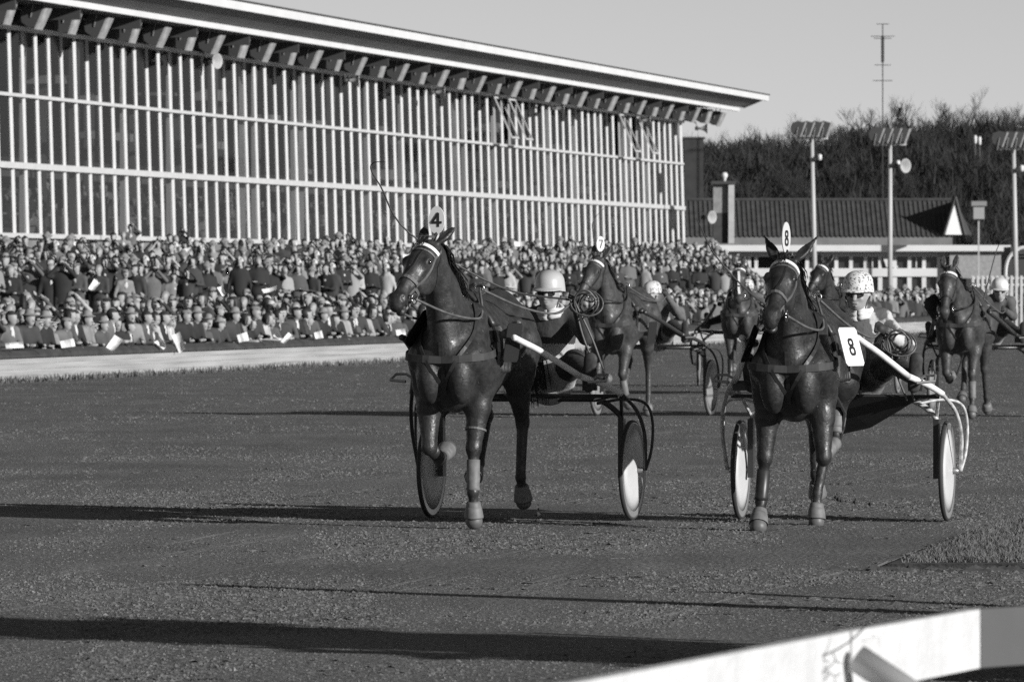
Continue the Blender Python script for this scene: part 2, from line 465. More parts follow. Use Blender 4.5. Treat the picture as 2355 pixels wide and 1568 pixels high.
for (xa, ya), (xb, yb) in zip(e_[:-1], e_[1:]):
    for q in range(4):
        if q == 3 and ya > 44: continue
        t0, t1 = q / 4 + .01, (q + 1) / 4 - .01
        p0 = (xa + (xb - xa) * t0 - .10, ya + (yb - ya) * t0, 0); p1 = (xa + (xb - xa) * t1 - .10, ya + (yb - ya) * t1, 0)
        mb.add([(p0[0], p0[1], -.01), (p0[0] + .09, p0[1], -.01), (p1[0] + .09, p1[1], -.01), (p1[0], p1[1], -.01), (p0[0] + .02, p0[1], random.uniform(.005, .02)), (p0[0] + .09, p0[1], random.uniform(.015, .035)), (p1[0] + .09, p1[1], random.uniform(.015, .035)), (p1[0] + .02, p1[1], random.uniform(.005, .02))],
               [(0,3,2,1),(4,5,6,7),(0,1,5,4),(1,2,6,5),(2,3,7,6),(3,0,4,7)])
tag(mb.build('sand_ridge', mat('sand_pale', .125, .95, .4, 9, .5, 30)), 'pale ridge of sand along the foot of the verge', kind='structure')
def grass(name, xy_fn, n, hmin, hmax, label, m=M_grass, wdt=0.004, base=0.0, lean=0.5):
    X = []
    pts = np.array([xy_fn() for _ in range(n)])
    hh = hmin + (hmax - hmin) * rng.random(n) ** 2
    a = rng.random(n) * 6.28
    V_ = np.zeros((n, 5, 3))
    dx = np.cos(a); dy = np.sin(a)
    ln = lean * hh * rng.random(n)
    b = rng.random(n) * 6.28
    for k_, (t, wd) in enumerate(((0, 1), (0, -1), (.55, .8), (.55, -.8), (1, 0))):
        V_[:, k_, 0] = pts[:, 0] + dx * wdt * wd + np.cos(b) * ln * t * t
        V_[:, k_, 1] = pts[:, 1] + dy * wdt * wd + np.sin(b) * ln * t * t
        V_[:, k_, 2] = pts[:, 2] + base + hh * t
    q = np.array([(0, 1, 3), (0, 3, 2), (2, 3, 4)])
    Q_ = (np.arange(n)[:, None, None] * 5 + q[None]).reshape(-1, 3)
    me = np_mesh(name, V_.reshape(-1, 3), Q_, m, smooth=False)
    return tag(link(name, me), label, 'grass', kind='stuff')
def verge_pt():
    y = 40.32 + abs(random.gauss(0, .12)) + 10 * random.random()
    for i in range(len(vp) - 1):
        if vp[i][1] <= y <= vp[i + 1][1]:
            t = (y - vp[i][1]) / (vp[i + 1][1] - vp[i][1]); x = vp[i][0] + t * (vp[i + 1][0] - vp[i][0]); break
    return (x + 0.14 + 2.4 * random.random() ** 1.2, y + .04, liph(y + .5))
grass('verge_grass', verge_pt , 110000, .008, .05, 'rough pale grass on the raised verge inside the bend', wdt=.0035, lean=1.3)

# ------------------------------------------------------------------ back wall of the track with its dark top, and the ground behind
TF = math.atan((4440 - CX) / F); FX0 = (0 - CX) / F * 113.6; FY0 = 113.6
sF, cF = math.sin(TF), math.cos(TF)
def fen(t, p, z=0.0):   # along the wall, behind the wall
    return Vector((FX0 + t * sF - p * cF, FY0 + t * cF + p * sF, z))
wall = empty('barrier_wall', fen(0, 0), -TF)
tag(wall, 'low pale boarded barrier wall with a dark padded top, crowd leaning on it', 'wall')
M_board = mat('pale_board', 0.33, 0.85, 0.22, 1.3, 0.3, 14, mapscale=(1, .25, 14))
M_pad = mat('dark_coping', 0.045, 0.75, 0.3, 3, 0.3, 10)
zz = 0.0
for i in range(4):
    box((0.002 * (i % 2), -20, zz + .001), (.06 + 0.002 * (i % 2), 118, zz + .100)).build('board', M_board, wall); zz += 0.102
def tilted(n=70):
    m = MB(); L = np.linspace(-20, 118, n)
    for i in range(n - 1):
        j = 0.012 * math.sin(i * 1.7) + 0.008 * math.sin(i * .61)
        m.prism([(-.34, .55 + j), (.02, .53 + j), (.12, .46 + j), (.12, .405), (-.34, .405)], 1, L[i], L[i + 1])
    return m
tilted().build('coping', M_pad, wall)
for i in range(35):
    box((-.12, -20 + i * 4, -.4), (-.02, -19.85 + i * 4, .40)).build('post', M_pad, wall)
def base_pt():
    t = -8 + 120 * random.random() ** 1.4
    v = fen(t, -0.10 - .35 * random.random() ** 2)
    return (v.x, v.y, 0)
grass('wall_weeds', base_pt, 9000, .02, .14, 'weeds and dead grass along the foot of the barrier wall', mat('weeds', .09, .9), wdt=.012)

def terr(t, p):
    """height of the ground behind the wall: flat by the wall, then a stepped terrace"""
    v = fen(t, p); px = CX + F * v.x / v.y
    k = min(1.0, max(0.0, (1800 - px) / 150)); k = k * k * (3 - 2 * k)
    far = 0.35 * min(1, max(0, (t - 20) / 110))
    q = 0.0
    if p > 5.6: q += 0.72
    for st in (8.0, 9.0, 10.1, 11.2, 12.4, 14): q += .115 * (p > st)
    return -0.42 + k * q * (1 + far)
ts = np.linspace(-40, 190, 116); ps = np.concatenate([[0.05], np.linspace(0.6, 24, 160)])
V = []
for t in ts:
    for p in ps: V.append(fen(t, p, terr(t, p))[:])
V = np.array(V); nj = len(ps)
I, J = np.meshgrid(np.arange(len(ts) - 1), np.arange(nj - 1), indexing='ij')
q0 = (I * nj + J).ravel(); Q = np.stack([q0, q0 + nj, q0 + nj + 1, q0 + 1], 1)[:, ::-1]
tag(link('terrace', np_mesh('terrace', V, Q, mat('terrace_paving', .12, .9, .3, 2), smooth=False)), 'stepped standing terrace under the crowd', kind='structure')

# ------------------------------------------------------------------ grandstand
TH = math.atan(2986.5 / F); GX0 = -1177.5 / F * 216; GY0 = 216.0
sG, cG = math.sin(TH), math.cos(TH)
def grd(w_, t, z): return Vector((GX0 + t * sG + w_ * cG, GY0 + t * cG - w_ * sG, z))
M_white = mat('white_paint', 0.50, 0.6, 0.06, 2.0)
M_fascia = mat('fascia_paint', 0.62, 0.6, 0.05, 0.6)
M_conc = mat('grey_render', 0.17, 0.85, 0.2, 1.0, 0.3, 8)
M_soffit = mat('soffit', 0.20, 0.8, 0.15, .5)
M_int = mat('interior_dark', 0.045, 0.8, 0.25, .4)
M_intl = mat('interior_panel', 0.13, 0.8, 0.2, .6)
M_dark = mat('dark_metal', 0.045, 0.55)
M_roofing = mat('roofing', 0.06, 0.9)
def glass_mat():
    m = bpy.data.materials.new('window_glass'); m.use_nodes = True; n = m.node_tree; n.nodes.clear()
    o = n.nodes.new('ShaderNodeOutputMaterial'); mx = n.nodes.new('ShaderNodeMixShader')
    tr = n.nodes.new('ShaderNodeBsdfTransparent'); tr.inputs[0].default_value = (.80, .80, .80, 1)
    gl = n.nodes.new('ShaderNodeBsdfGlossy'); gl.inputs['Roughness'].default_value = .06; gl.inputs[0].default_value = (.5, .5, .5, 1)
    mx.inputs[0].default_value = .16
    n.links.new(tr.outputs[0], mx.inputs[1]); n.links.new(gl.outputs[0], mx.inputs[2])
    n.links.new(mx.outputs[0], o.inputs[0]); return m
M_glass = glass_mat()
gs = empty('grandstand', (GX0, GY0, 0), -TH)
tag(gs, 'long grandstand with a white gridded glass front under a flared roof', 'grandstand')
SP = 1.668; NB = 80; T0 = -6
T_END = NB * SP
def lean(z): return -0.20 * (z - 3.19) / 6.6
Z_S, Z_1, Z_2, Z_T = 3.19, 5.37, 7.62, 9.76
# mullions: one mesh, each its own part
def mull(wd=.08):
    m = MB(); h = wd / 2
    V_ = []
    for z in (Z_S, Z_T):
        l = lean(z)
        V_ += [(l - .02, -h, z), (l + .07, h * .55, z), (l + .07, h, z), (l - .02, h, z)]
    return m.add(V_, [(0,3,2,1),(4,5,6,7),(0,1,5,4),(1,2,6,5),(2,3,7,6),(3,0,4,7)])
me_m = mull().mesh('mullion', M_white); me_w = mull(.30).mesh('mullion', M_white)
for i in range(T0, NB + 1):
    last = (i == NB)
    link('mullion', me_w if last else me_m, gs, (0, i * SP + (0.0 if last else random.uniform(-.06, .06)), 0))
for z, hgt, dep, nm in ((Z_1, .20, .145, 'transom'), (Z_2, .11, .135, 'transom'), (Z_T, .13, .22, 'head_rail')):
    l = lean(z)
    box((l - .04, T0 * SP - 2, z - hgt / 2), (l + dep, T_END + .1, z + hgt / 2)).build(nm, M_white if nm == 'transom' else mat('head_rail_paint', .70, .6), gs)
# sills come in lengths
a = T0 * SP - 1; k_ = 0
while a < T_END:
    b = min(T_END, a + random.choice([6, 7, 8, 5]) * SP)
    box((-.05, a + .12, Z_S - .13), (.16, b - .12, Z_S + .02)).build('sill', M_white, gs); a = b; k_ += 1
# panes
def pane_mesh(z0, z1):
    m = MB(); l0, l1 = lean(z0), lean(z1)
    m.add([(l0, -SP/2 + .06, z0), (l0, SP/2 - .06, z0), (l1, SP/2 - .06, z1), (l1, -SP/2 + .06, z1),
           (l0 - .012, -SP/2 + .06, z0), (l0 - .012, SP/2 - .06, z0), (l1 - .012, SP/2 - .06, z1), (l1 - .012, -SP/2 + .06, z1)],
          [(0,1,2,3), (7,6,5,4), (0,4,5,1), (1,5,6,2), (2,6,7,3), (3,7,4,0)])
    return m.mesh('pane', M_glass)
pm = [pane_mesh(Z_S + .03, Z_1 - .11), pane_mesh(Z_1 + .11, Z_2 - .06), pane_mesh(Z_2 + .06, Z_T - .07)]
def facade_t(px):
    k = (px - CX) / F
    return (k * GY0 - GX0) / (sG - k * cG)
opened = [int(facade_t(x) // SP) for x in (1133, 1172, 1423, 1461)]
for i in range(T0, NB):
    for r in range(3):
        if r == 2 and i in opened:
            continue
        link('pane', pm[r], gs, (0, (i + .5) * SP, 0))
for i in opened:   # top-hung vents swung out
    win = MB(); hh = Z_T - Z_2 - .16
    fr = MB()
    Mx = Matrix.Translation((0.12, (i + .5) * SP, Z_T - .1)) @ Matrix.Rotation(rad(-24), 4, 'Y')
    hw = SP / 2 - .07
    for a_, b_ in (((0, -hw, -hh), (.05, -hw + .07, 0)), ((0, hw - .07, -hh), (.05, hw, 0)), ((.001, -hw + .07, -.08), (.049, hw - .07, 0)), ((.001, -hw + .07, -hh), (.049, hw - .07, -hh + .08))):
        fr.box(a_, b_, M=Mx)
    f_ = fr.build('vent_window', M_white, gs); f_['label'] = 'top-hung window swung open'
    MB().box((.02, -hw + .07, -hh + .08), (.03, hw - .07, -.08), M=Mx).build('pane', M_glass, f_)
box((-.25, T0 * SP - 2, -.5), (-.02, T_END + .05, Z_S - .13)).build('base_wall', M_conc, gs)
# inside
box((-12, T0 * SP - 2, 2.75), (-.26, T_END, 2.9)).build('floor', M_int, gs)
box((-12.2, T0 * SP - 2, 2.9), (-12, T_END, 10.2)).build('back_wall', M_int, gs)
box((-12, T0 * SP - 2, 9.95), (-.3, T_END, 10.1)).build('ceiling', M_int, gs)
box((-12, T_END - .3, 2.9), (-.3, T_END - .05, 9.95)).build('end_wall', M_intl, gs)
box((-12, T0 * SP - 2.3, 2.9), (-.3, T0 * SP - 2.05, 9.95)).build('end_wall', M_int, gs)
box((-12, T0 * SP - 2, 5.25), (-4.2, T_END - .4, 5.5)).build('gallery', M_intl, gs)
box((-4.15, T0 * SP - 2, 5.5), (-4.08, T_END - .4, 5.9)).build('gallery_front', M_int, gs)
me_c = box((-.15, -.15, 2.9), (.15, .15, 9.95)).mesh('interior_column', M_intl)
me_c2 = box((-.09, -.09, 2.9), (.09, .09, 9.95)).mesh('interior_column', mat('column_light', .62, .7))
me_cu = MB()
for q in range(10):
    me_cu.box((-.02 - .03 * (q % 2), q * .11, 3.2), (.02 - .03 * (q % 2), q * .11 + .10, 9.8))
me_cu = me_cu.mesh('curtain', mat('curtain_cloth', .42, .9, .15, .8))
for j, i in enumerate(range(T0, NB, 4)):
    link('interior_column', me_c2 if j % 3 else me_c, gs, (-.42, (i + .62) * SP, 0))
    link('interior_column', me_c, gs, (-4.0, (i + 2.2) * SP, 0))
for i in range(5, NB, 1):
    if random.random() < 0.05 + 0.25 * i / NB: link('curtain', me_cu, gs, (-.45, (i + .2) * SP, 0))
for i in range(26):
    t = random.uniform(-6, T_END - 6); z_ = random.choice([5.9, 6.6, 7.9, 8.4]); w_ = random.uniform(.8, 3)
    box((-2.2 - random.random() * 1.5, t, z_), (-2.1 - .0, t + w_, z_ + random.uniform(.1, .5))).build('interior_patch', mat('interior_pale_%d' % (i % 2), (.22, .34)[i % 2], .8), gs)  # random pale patches behind the glass
for i in range(9):
    box((-1.6, T0 * SP + i * 15, 3.85), (-1.55, T0 * SP + i * 15 + random.uniform(5, 11), 3.92)).build('handrail', mat('interior_pale_0', .22), gs)
# stepped seating inside
for s_ in range(6):
    box((-3.0 - s_ * 1.3, T0 * SP - 2, 2.9), (-1.7 - s_ * 1.3, T_END - .4, 2.95 + s_ * .28)).build('seating_step', M_int, gs)
# roof
TR0 = T0 * SP - 8; TR1 = 137.4
def roofpart(poly, nm, m, t1=TR1, t0=TR0):
    return MB().prism(poly, 1, t0, t1).build(nm, m, gs)
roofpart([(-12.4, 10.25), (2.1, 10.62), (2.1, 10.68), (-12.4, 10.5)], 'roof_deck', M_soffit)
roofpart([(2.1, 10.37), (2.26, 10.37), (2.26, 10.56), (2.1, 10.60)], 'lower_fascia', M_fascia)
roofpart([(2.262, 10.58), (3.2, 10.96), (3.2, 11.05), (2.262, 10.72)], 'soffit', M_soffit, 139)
roofpart([(3.2, 10.97), (3.34, 10.97), (3.34, 11.27), (3.2, 11.27)], 'upper_fascia', M_fascia, 140.2)
roofpart([(2.1, 10.74), (3.4, 11.274), (3.4, 11.32), (2.1, 10.86), (-12.5, 10.54), (-12.5, 10.505)], 'roof_covering', M_roofing, 140.25)
box((-.3, TR0, 9.83), (-.24, T_END, 10.5)).build('upper_wall', M_roofing, gs)
for i in range(18):
    box((-.2, TR0 + 4 + i * 8, 10.0), (2.09, TR0 + 4.15 + i * 8, 10.36)).build('roof_beam', M_dark, gs)
box((.95, TR0, 10.20), (1.05, TR1, 10.27)).build('lamp_rail', M_dark, gs)

# ------------------------------------------------------------------ floodlights (one design: under the eaves and on the poles)
def flood_parts():
    # side profile in (x outwards, z), extruded along y
    hous = MB().prism([(-.42, -.02), (-.30, -.28), (-.06, -.37), (.13, -.33), (.25, .33), (-.10, .37), (-.36, .22)], 1, -.40, .40)
    hous = hous.mesh('lamp_housing', mat('lamp_housing', .05, .6))
    fr = MB().prism([(.135, -.39), (.20, -.38), (.34, .36), (.26, .37)], 1, -.36, .36).mesh('lamp_front', mat('lamp_front', .36, .35, .3, 5, spec=.7))
    br = [MB().tube([(-.05, q * .42, -.05), (-.05, q * .46, .2), (-.05, q * .46, .52)], .02).mesh('bracket', mat('bracket_grey', .2, .6)) for q in (-1, 1)]
    return hous, fr, br
FH, FFR, FB = flood_parts()
def flood(loc, rz, label, group, up=True, tilt=0.0):
    r = empty('floodlight', loc, rz); r.rotation_euler = (0, tilt, rz)
    tag(r, label, 'floodlight', group)
    link('housing', FH, r); link('front_frame', FFR, r); 
    for q in FB:
        b_ = link('bracket', q, r)
        if not up: b_.scale = (1, 1, -1)
    return r
ordn = ['first', 'second', 'third', 'fourth', 'fifth', 'sixth', 'seventh', 'eighth', 'ninth', 'tenth', 'eleventh', 'twelfth', 'thirteenth', 'fourteenth', 'fifteenth', 'sixteenth', 'seventeenth', 'eighteenth', 'nineteenth', 'twentieth']
for i in range(38):
    t = -5.0 + i * 4.0
    if t > 137: break
    n_all = 36
    if i < 18: lb = 'dark floodlight under the stand eaves, %s of the row from the left' % ordn[i]
    else: lb = 'dark floodlight under the stand eaves, %s of the row from the free roof end' % ordn[35 - i]
    p = grd(1.45, t, 9.98 + random.uniform(-.02, .02))
    flood(p, -TH + rad(random.uniform(-4, 4)), lb, 'floodlights hanging in a row under the stand eaves', tilt=rad(8 + (7 if i % 2 else 0)))

# horn loudspeakers on the head rail
def horn(loc, rz, label, ball=False, s=1.0):
    r = empty('loudspeaker', loc, rz); tag(r, label, 'loudspeaker', 'horn loudspeakers around the stand')
    Mx = Matrix.Rotation(rad(90), 4, 'Y') @ Matrix.Scale(s, 4)
    MB().lathe([(.05, 0), (.07, .1), (.13, .26), (.24, .40), (.30, .44), (.27, .43), (.12, .26), (.04, .12)], 14, M=Mx).build('horn', mat('horn_grey', .38, .5), r, smooth=True)
    MB().lathe([(.04, -.22), (.10, -.20), (.10, -.04), (.05, 0.0)], 12, M=Mx).build('driver_unit', M_dark, r, smooth=True)
    MB().tube([(-.1, 0, 0), (-.14, 0, .25), (-.3, 0, .33)], .025).build('bracket', M_dark, r)
    return r
for px, py, nm in ((432, 140, 'leftmost of the stand, bright cone below the head rail'), (757, 185, 'second from the left on the stand front'), (958, 215, 'third from the left, above the horse wearing number four'), (1238, 243, 'fourth from the left, right of the first open windows'), (1440, 277, 'fifth on the stand, above the second pair of open windows'), (1574, 296, 'at the far corner of the stand front')):
    t = facade_t(px); p = grd(.75, t, 9.42)
    r = horn(p, rad(-38 if px == 432 else 4), 'grey horn loudspeaker ' + nm, s=.95)
    MB().tube([(-.15, 0, .3), (-.8, .1, .45)], .04).build('arm', M_dark, r)

# ------------------------------------------------------------------ low building behind, right
LB = 390.0; sc = F / LB
def lb(px, py, dd=0.0): return P(px, py, LB + dd)
lbr = empty('low_building', lb(1560, 645)); lbr.location.z = 0
tag(lbr, 'low pale building with rows of small windows under a white fascia', 'building')
def lbox(px0, py0, px1, py1, d0, d1, nm, m, par=None):
    a = lb(px0, py1); b = lb(px1, py0); o = lbr.location
    r = box((a.x - o.x, d0, a.z), (b.x - o.x, d1, b.z))
    return r.build(nm, m, par or lbr)
M_bw = mat('building_white', .60, .7, .08, .5)
M_bwin = mat('building_glass', .03, .25, spec=.8)
M_tile = mat('roof_tiles', .045, .8, .3, 2.0)
lbox(1540, 564, 2321, 578, -1.3, -1.1, 'fascia', M_fascia)
lbox(1540, 566, 2310, 570, -1.1, 8, 'roof_deck', M_conc)
lbox(1540, 578.5, 2255, 590, -.2, 0, 'wall', mat('building_pale', .45, .7, .08, .5))
lbox(1540, 617, 2255, 636, -.25, 0, 'wall_band', M_bw)
lbox(2182, 578, 2300, 640, -.8, -.3, 'side_panel', mat('panel_grey', .27, .85, .15, 6))
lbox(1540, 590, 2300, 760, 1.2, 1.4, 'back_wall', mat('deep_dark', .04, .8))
xx = 1856.0; k_ = 0
while xx < 2182:
    lbox(xx - 4.2, 590, xx + 4.2, 617, -.15, .05, 'window_post', M_bw)
    lbox(xx - 5, 636, xx + 5, 672, -.15, .05, 'window_post', M_bw)
    wn = lbox(xx + 4.3, 590.5, xx + 29.4, 616.5, .06, .10, 'window', M_bwin)
    lbox(xx + 5.3, 636.5, xx + 28.4, 672, .06, .10, 'window', M_bwin)
    if k_ % 3 == 1: lbox(xx + 15, 591, xx + 17, 616, -.05, .05, 'frame', M_bw, wn)
    xx += 33.6; k_ += 1
for xx in (1700, 1722, 1738, 1790, 1812, 1832):
    lbox(xx - 3, 590, xx + 5, 617, -.15, .05, 'window_post', M_bw)
lbox(1540, 589, 1640, 594, -1.6, -1.0, 'canopy', M_dark)
lbox(1540, 672, 2300, 700, -.1, .1, 'plinth', M_bw)
# slanted blind in one window
a = lb(2040, 592); b = lb(2062, 615); o = lbr.location
MB().add([(a.x-o.x-.25,-.3,a.z),(a.x-o.x+.15,-.3,a.z),(b.x-o.x+.1,-.35,b.z),(b.x-o.x-.6,-.35,b.z),(a.x-o.x-.25,-.28,a.z),(a.x-o.x+.15,-.28,a.z),(b.x-o.x+.1,-.33,b.z),(b.x-o.x-.6,-.33,b.z)], [(0,3,2,1),(4,5,6,7),(0,1,5,4),(1,2,6,5),(2,3,7,6),(3,0,4,7)]).build('blind', M_bw, lbr)
# tiled house behind it
th = empty('tiled_house', lb(1540, 645, 25)); th.location.z = 0
tag(th, 'house with a long dark tiled roof and white gable end behind the low building', 'house')
LB2 = LB + 25
def tp(px, py, dd): 
    v = P(px, py, LB2); return (v.x - th.location.x, dd, v.z)
zr = tp(0, 462, 0)[2]; ze = tp(0, 546, 0)[2]
x0 = tp(1450, 0, 0)[0]; x1 = tp(2188, 0, 0)[0]
mt = MB()
rows = 12; run = 4.2
ncol = int((x1 - x0) / .29)
for c in range(ncol):
    xa = x0 + c * .29
    sl = run
    # one pantile column: a raised roll, stepped down the slope
    mt.add([(xa, -run, ze), (xa + .09, -run, ze + .07), (xa + .18, -run, ze + .02), (xa + .29, -run, ze),
            (xa - .0, 0, zr), (xa + .09, 0, zr + .07), (xa + .18, 0, zr + .02), (xa + .29, 0, zr)],
           [(0, 1, 5, 4), (1, 2, 6, 5), (2, 3, 7, 6)])
tag(mt.build('roof_tiles', M_tile, th), kind='stuff')
mb = MB(); mb.add([(x0, 0, zr - .03), (x1, 0, zr - .03), (x1, run, ze), (x0, run, ze)], [(0, 1, 2, 3)]); mb.build('rear_roof', M_tile, th)
MB().tube([(x0, 0, zr + .06), (x1, 0, zr + .06)], .12).build('ridge', M_tile, th)
box((x0, -run + .1, -.4), (x1 - .2, run, ze)).build('wall', M_conc, th)
ga = tp(2164, 541, 0); gb = tp(2203, 541, 0); gc = tp(2186, 460, 0)
mb = MB(); V_ = [(ga[0], -.05, ga[2]), (gb[0], -.05, gb[2]), (gc[0], -.05, gc[2])]
mb.add(V_ + [(x_, .1, z_) for x_, y_, z_ in V_], [(0, 1, 2), (5, 4, 3), (0, 3, 4, 1), (1, 4, 5, 2), (2, 5, 3, 0)])
mb = MB(); V_ = [(ga[0], -run - .12, ga[2]), (gb[0], -run - .12, gb[2]), (gc[0], -run - .12, gc[2])]
mb.add(V_ + [(x_, -run + .05, z_) for x_, y_, z_ in V_], [(0, 1, 2), (5, 4, 3), (0, 3, 4, 1), (1, 4, 5, 2), (2, 5, 3, 0)])
g_ = mb.build('gable', mat('gable_white', .8, .7), th)
mb = MB()
for s_ in (ga, gb):
    mb.tube([(s_[0] + (-.12 if s_ is ga else .12), -run - .15, s_[2]), (gc[0], -run - .15, gc[2] + .14)], .10, 4)
mb.build('gable_trim', M_roofing, th)
q = tp(2205, 480, 0)
mb = MB(); mb.add([(gc[0], -run - .1, gc[2]), (gb[0] + .1, -run - .1, gb[2]), (gb[0] + 1.0, 2, gb[2]), (gc[0] + .3, 2, gc[2] - .1)], [(0, 1, 2, 3)]); mb.build('return_roof', M_tile, th)
# chimney
ch = empty('chimney_block', lb(1663, 645, 10)); ch.location.z = 0
tag(ch, 'square brick chimney with its lit edge painted pale, rising beside the grandstand end', 'chimney')
def cb(px0, py0, px1, py1, d0, d1, nm, m):
    a = P(px0, py1, LB + 10); b = P(px1, py0, LB + 10); o = ch.location
    return box((a.x - o.x, d0, a.z), (b.x - o.x, d1, b.z)).build(nm, m, ch)
cb(1640, 424, 1674, 490, -.3, .8, 'stack', mat('brick_grey', .22, .85, .2, 3))
cb(1640, 490, 1674, 560, -.3, .8, 'base', mat('brick_dark', .05, .85, .2, 3))
cb(1674.5, 419, 1688, 560, -.6, -.2, 'lit_edge', mat('lit_edge_pale', .4, .8, .1, 3))  # pale strip paints the sunlit edge of the stack
cb(1636, 417, 1692, 424, -.7, .9, 'cap', M_dark)
o = ch.location; v = P(1666, 407, LB + 10)
MB().lathe([(.02, -.3), (.09, -.28), (.1, -.1), (.18, 0), (.2, .1), (.15, .22), (.03, .27)], 12).build('cowl', M_fascia, ch, smooth=True).location = (v.x - o.x, -.2, v.z)
# block-shaped hut high behind the stand end and small dovecote box on a post
bb = empty('flat_roofed_block', P(1597, 645, 430)); bb.location.z = 0
tag(bb, 'dark flat-roofed block rising just behind the grandstand corner', 'building')
a = P(1572, 600, 430); b = P(1617, 320, 430)
box((a.x - bb.location.x, -1, 0), (b.x - bb.location.x, 5, b.z)).build('wall', mat('block_dark', .035, .9, .2, 2), bb)
box((a.x - bb.location.x - .1, -1.1, b.z + .004), (b.x - bb.location.x + .1, 5.1, b.z + .1)).build('parapet', M_dark, bb)
dv = empty('nesting_box', P(2250, 645, 385)); dv.location.z = 0
tag(dv, 'small pale box with an overhanging lid on a thin post above the fascia', 'box on post')
def db(px0, py0, px1, py1, d0, d1, nm, m):
    a = P(px0, py1, 385); b = P(px1, py0, 385); o = dv.location
    return box((a.x - o.x, d0, a.z), (b.x - o.x, d1, b.z)).build(nm, m, dv)
db(2233, 463, 2268, 474, -.5, .5, 'lid', mat('lid_grey', .22, .8))
db(2238, 474.5, 2263, 504, -.35, .35, 'box', mat('box_grey', .3, .8))
db(2249, 504.5, 2252.5, 760, -.05, .05, 'post', mat('post_pale', .4, .8))
# picket fence, right
pf = empty('picket_fence', P(2250, 645, 240)); pf.location.z = 0
tag(pf, 'white picket fence behind the crowd at the right edge', 'fence')
a0 = P(2238, 645, 240).x - pf.location.x
me_p = box((-.045, -.015, -.3), (.045, .015, CAMZ + (HY - 634) / F * 240)).mesh('picket', mat('picket_white', .5, .7))
for i in range(34): link('picket', me_p, pf, (a0 + i * .17, 0, 0))
for z_ in (CAMZ - .15, CAMZ + .08):
    box((a0 - .1, .02, z_ - .03), (a0 + 34 * .17, .05, z_ + .03)).build('rail', M_fascia, pf)
# dark shed with bowed white gutter, far right
sh = empty('dark_shed', P(2345, 645, 330)); sh.location.z = 0
tag(sh, 'dark shed with a curved pale eave at the right edge', 'shed')
a = P(2318, 640, 330); b = P(2470, 585, 330)
box((a.x - sh.location.x, 0, -.3), (b.x - sh.location.x, 4, b.z)).build('wall', mat('shed_dark', .05, .9), sh)
pts = [P(x, y, 329.5) for x, y in ((2312, 640), (2314, 610), (2322, 590), (2336, 577), (2360, 568), (2470, 562))]
MB().tube([(p.x - sh.location.x, -.6, p.z) for p in spline(pts, 4) for p in [Vector(p)]], .09).build('eave', M_bw, sh)
a = P(2320, 592, 330); b = P(2470, 588, 330)
box((a.x - sh.location.x, -.1, a.z), (b.x - sh.location.x, -.02, b.z)).build('rail', M_bw, sh)
mb = MB(); a = P(2322, 585, 330); b = P(2470, 568, 330)
mb.box((a.x - sh.location.x, -.5, a.z), (b.x - sh.location.x, 4, b.z)); mb.build('roof', M_tile, sh)

# ------------------------------------------------------------------ light poles
def lightpole(px, ytop, ybot, d, nlamp, label, lab2, extra=None, leanpx=0.0):
    top = P(px, ytop, d); r = empty('light_pole', (top.x, d, 0)); tag(r, label, 'light pole', 'floodlight poles right of the stand')
    lx = leanpx / F * d
    MB().tube([(lx, 0, -.5), (lx * .5, 0, top.z * .5), (0, 0, top.z)], [.13, .12, .10], 10).build('pole', mat('pole_grey', .42, .5), r, smooth=True)
    box((-.80, -.08, top.z - .02), (.80, .08, top.z + .12)).build('crossbar', mat('pole_grey', .42, .5), r)
    for k in range(4):
        p = Vector((top.x - .62 + k * .42, d - .05, top.z + .50))
        flood(p, -rad(6), 'floodlight, %s of four from the left on the %s' % (ordn[k], lab2), 'floodlights on the poles', up=False, tilt=rad(10))
    z_ = top.z - 1.0
    MB().tube([(0, -.15, z_), (.18, -.2, z_)], .10).build('lamp_clamp', M_dark, r)
    MB().lathe([(.02, -.16), (.10, -.12), (.11, .12), (.02, .16)], 10).build('small_lamp', M_fascia, r, smooth=True).location = (.38, -.2, z_ + .1)
    return r
lightpole(1867, 320, 0, 335, 4, 'tall floodlight pole left of three, nearest the stand', 'first pole from the stand', leanpx=9)
r2 = lightpole(2047, 334, 0, 335, 4, 'tall floodlight pole in the middle with a big horn loudspeaker', 'middle pole', leanpx=0)
lightpole(2331, 344, 0, 325, 4, 'tall floodlight pole at the right edge', 'right-hand pole', leanpx=7)
horn(P(2066, 382, 334), rad(-50), 'large pale horn loudspeaker on the middle floodlight pole', s=1.2)
tmp = horn(P(1622, 500, 372), rad(-45), 'pale horn loudspeaker in front of the chimney block', s=1.2)
# antenna mast
an = empty('antenna_mast', P(2030, 645, 420)); an.location.z = 0
tag(an, 'thin television aerial mast with four sets of crossbars against the sky', 'aerial')
a = P(2030, 55, 420)
MB().tube([(0, 0, 0), (0, 0, a.z)], .035, 5).build('mast', M_dark, an)
for y, hw in ((56, 14), (84, 27), (89, 20), (150, 18), (186, 22)):
    z_ = P(0, y, 420).z; w_ = hw / F * 420
    o_ = MB().tube([(-w_, 0, z_), (w_, 0, z_)], .022, 5)
    for t in np.linspace(-w_, w_, 5): o_.tube([(t, -.4, z_), (t, .4, z_)], .012, 4)
    if y == 84: o_.tube([(0, 0, z_ - 1.6), (0, 0, z_)], .10, 5)
    o_.build('crossbar', M_dark, an)

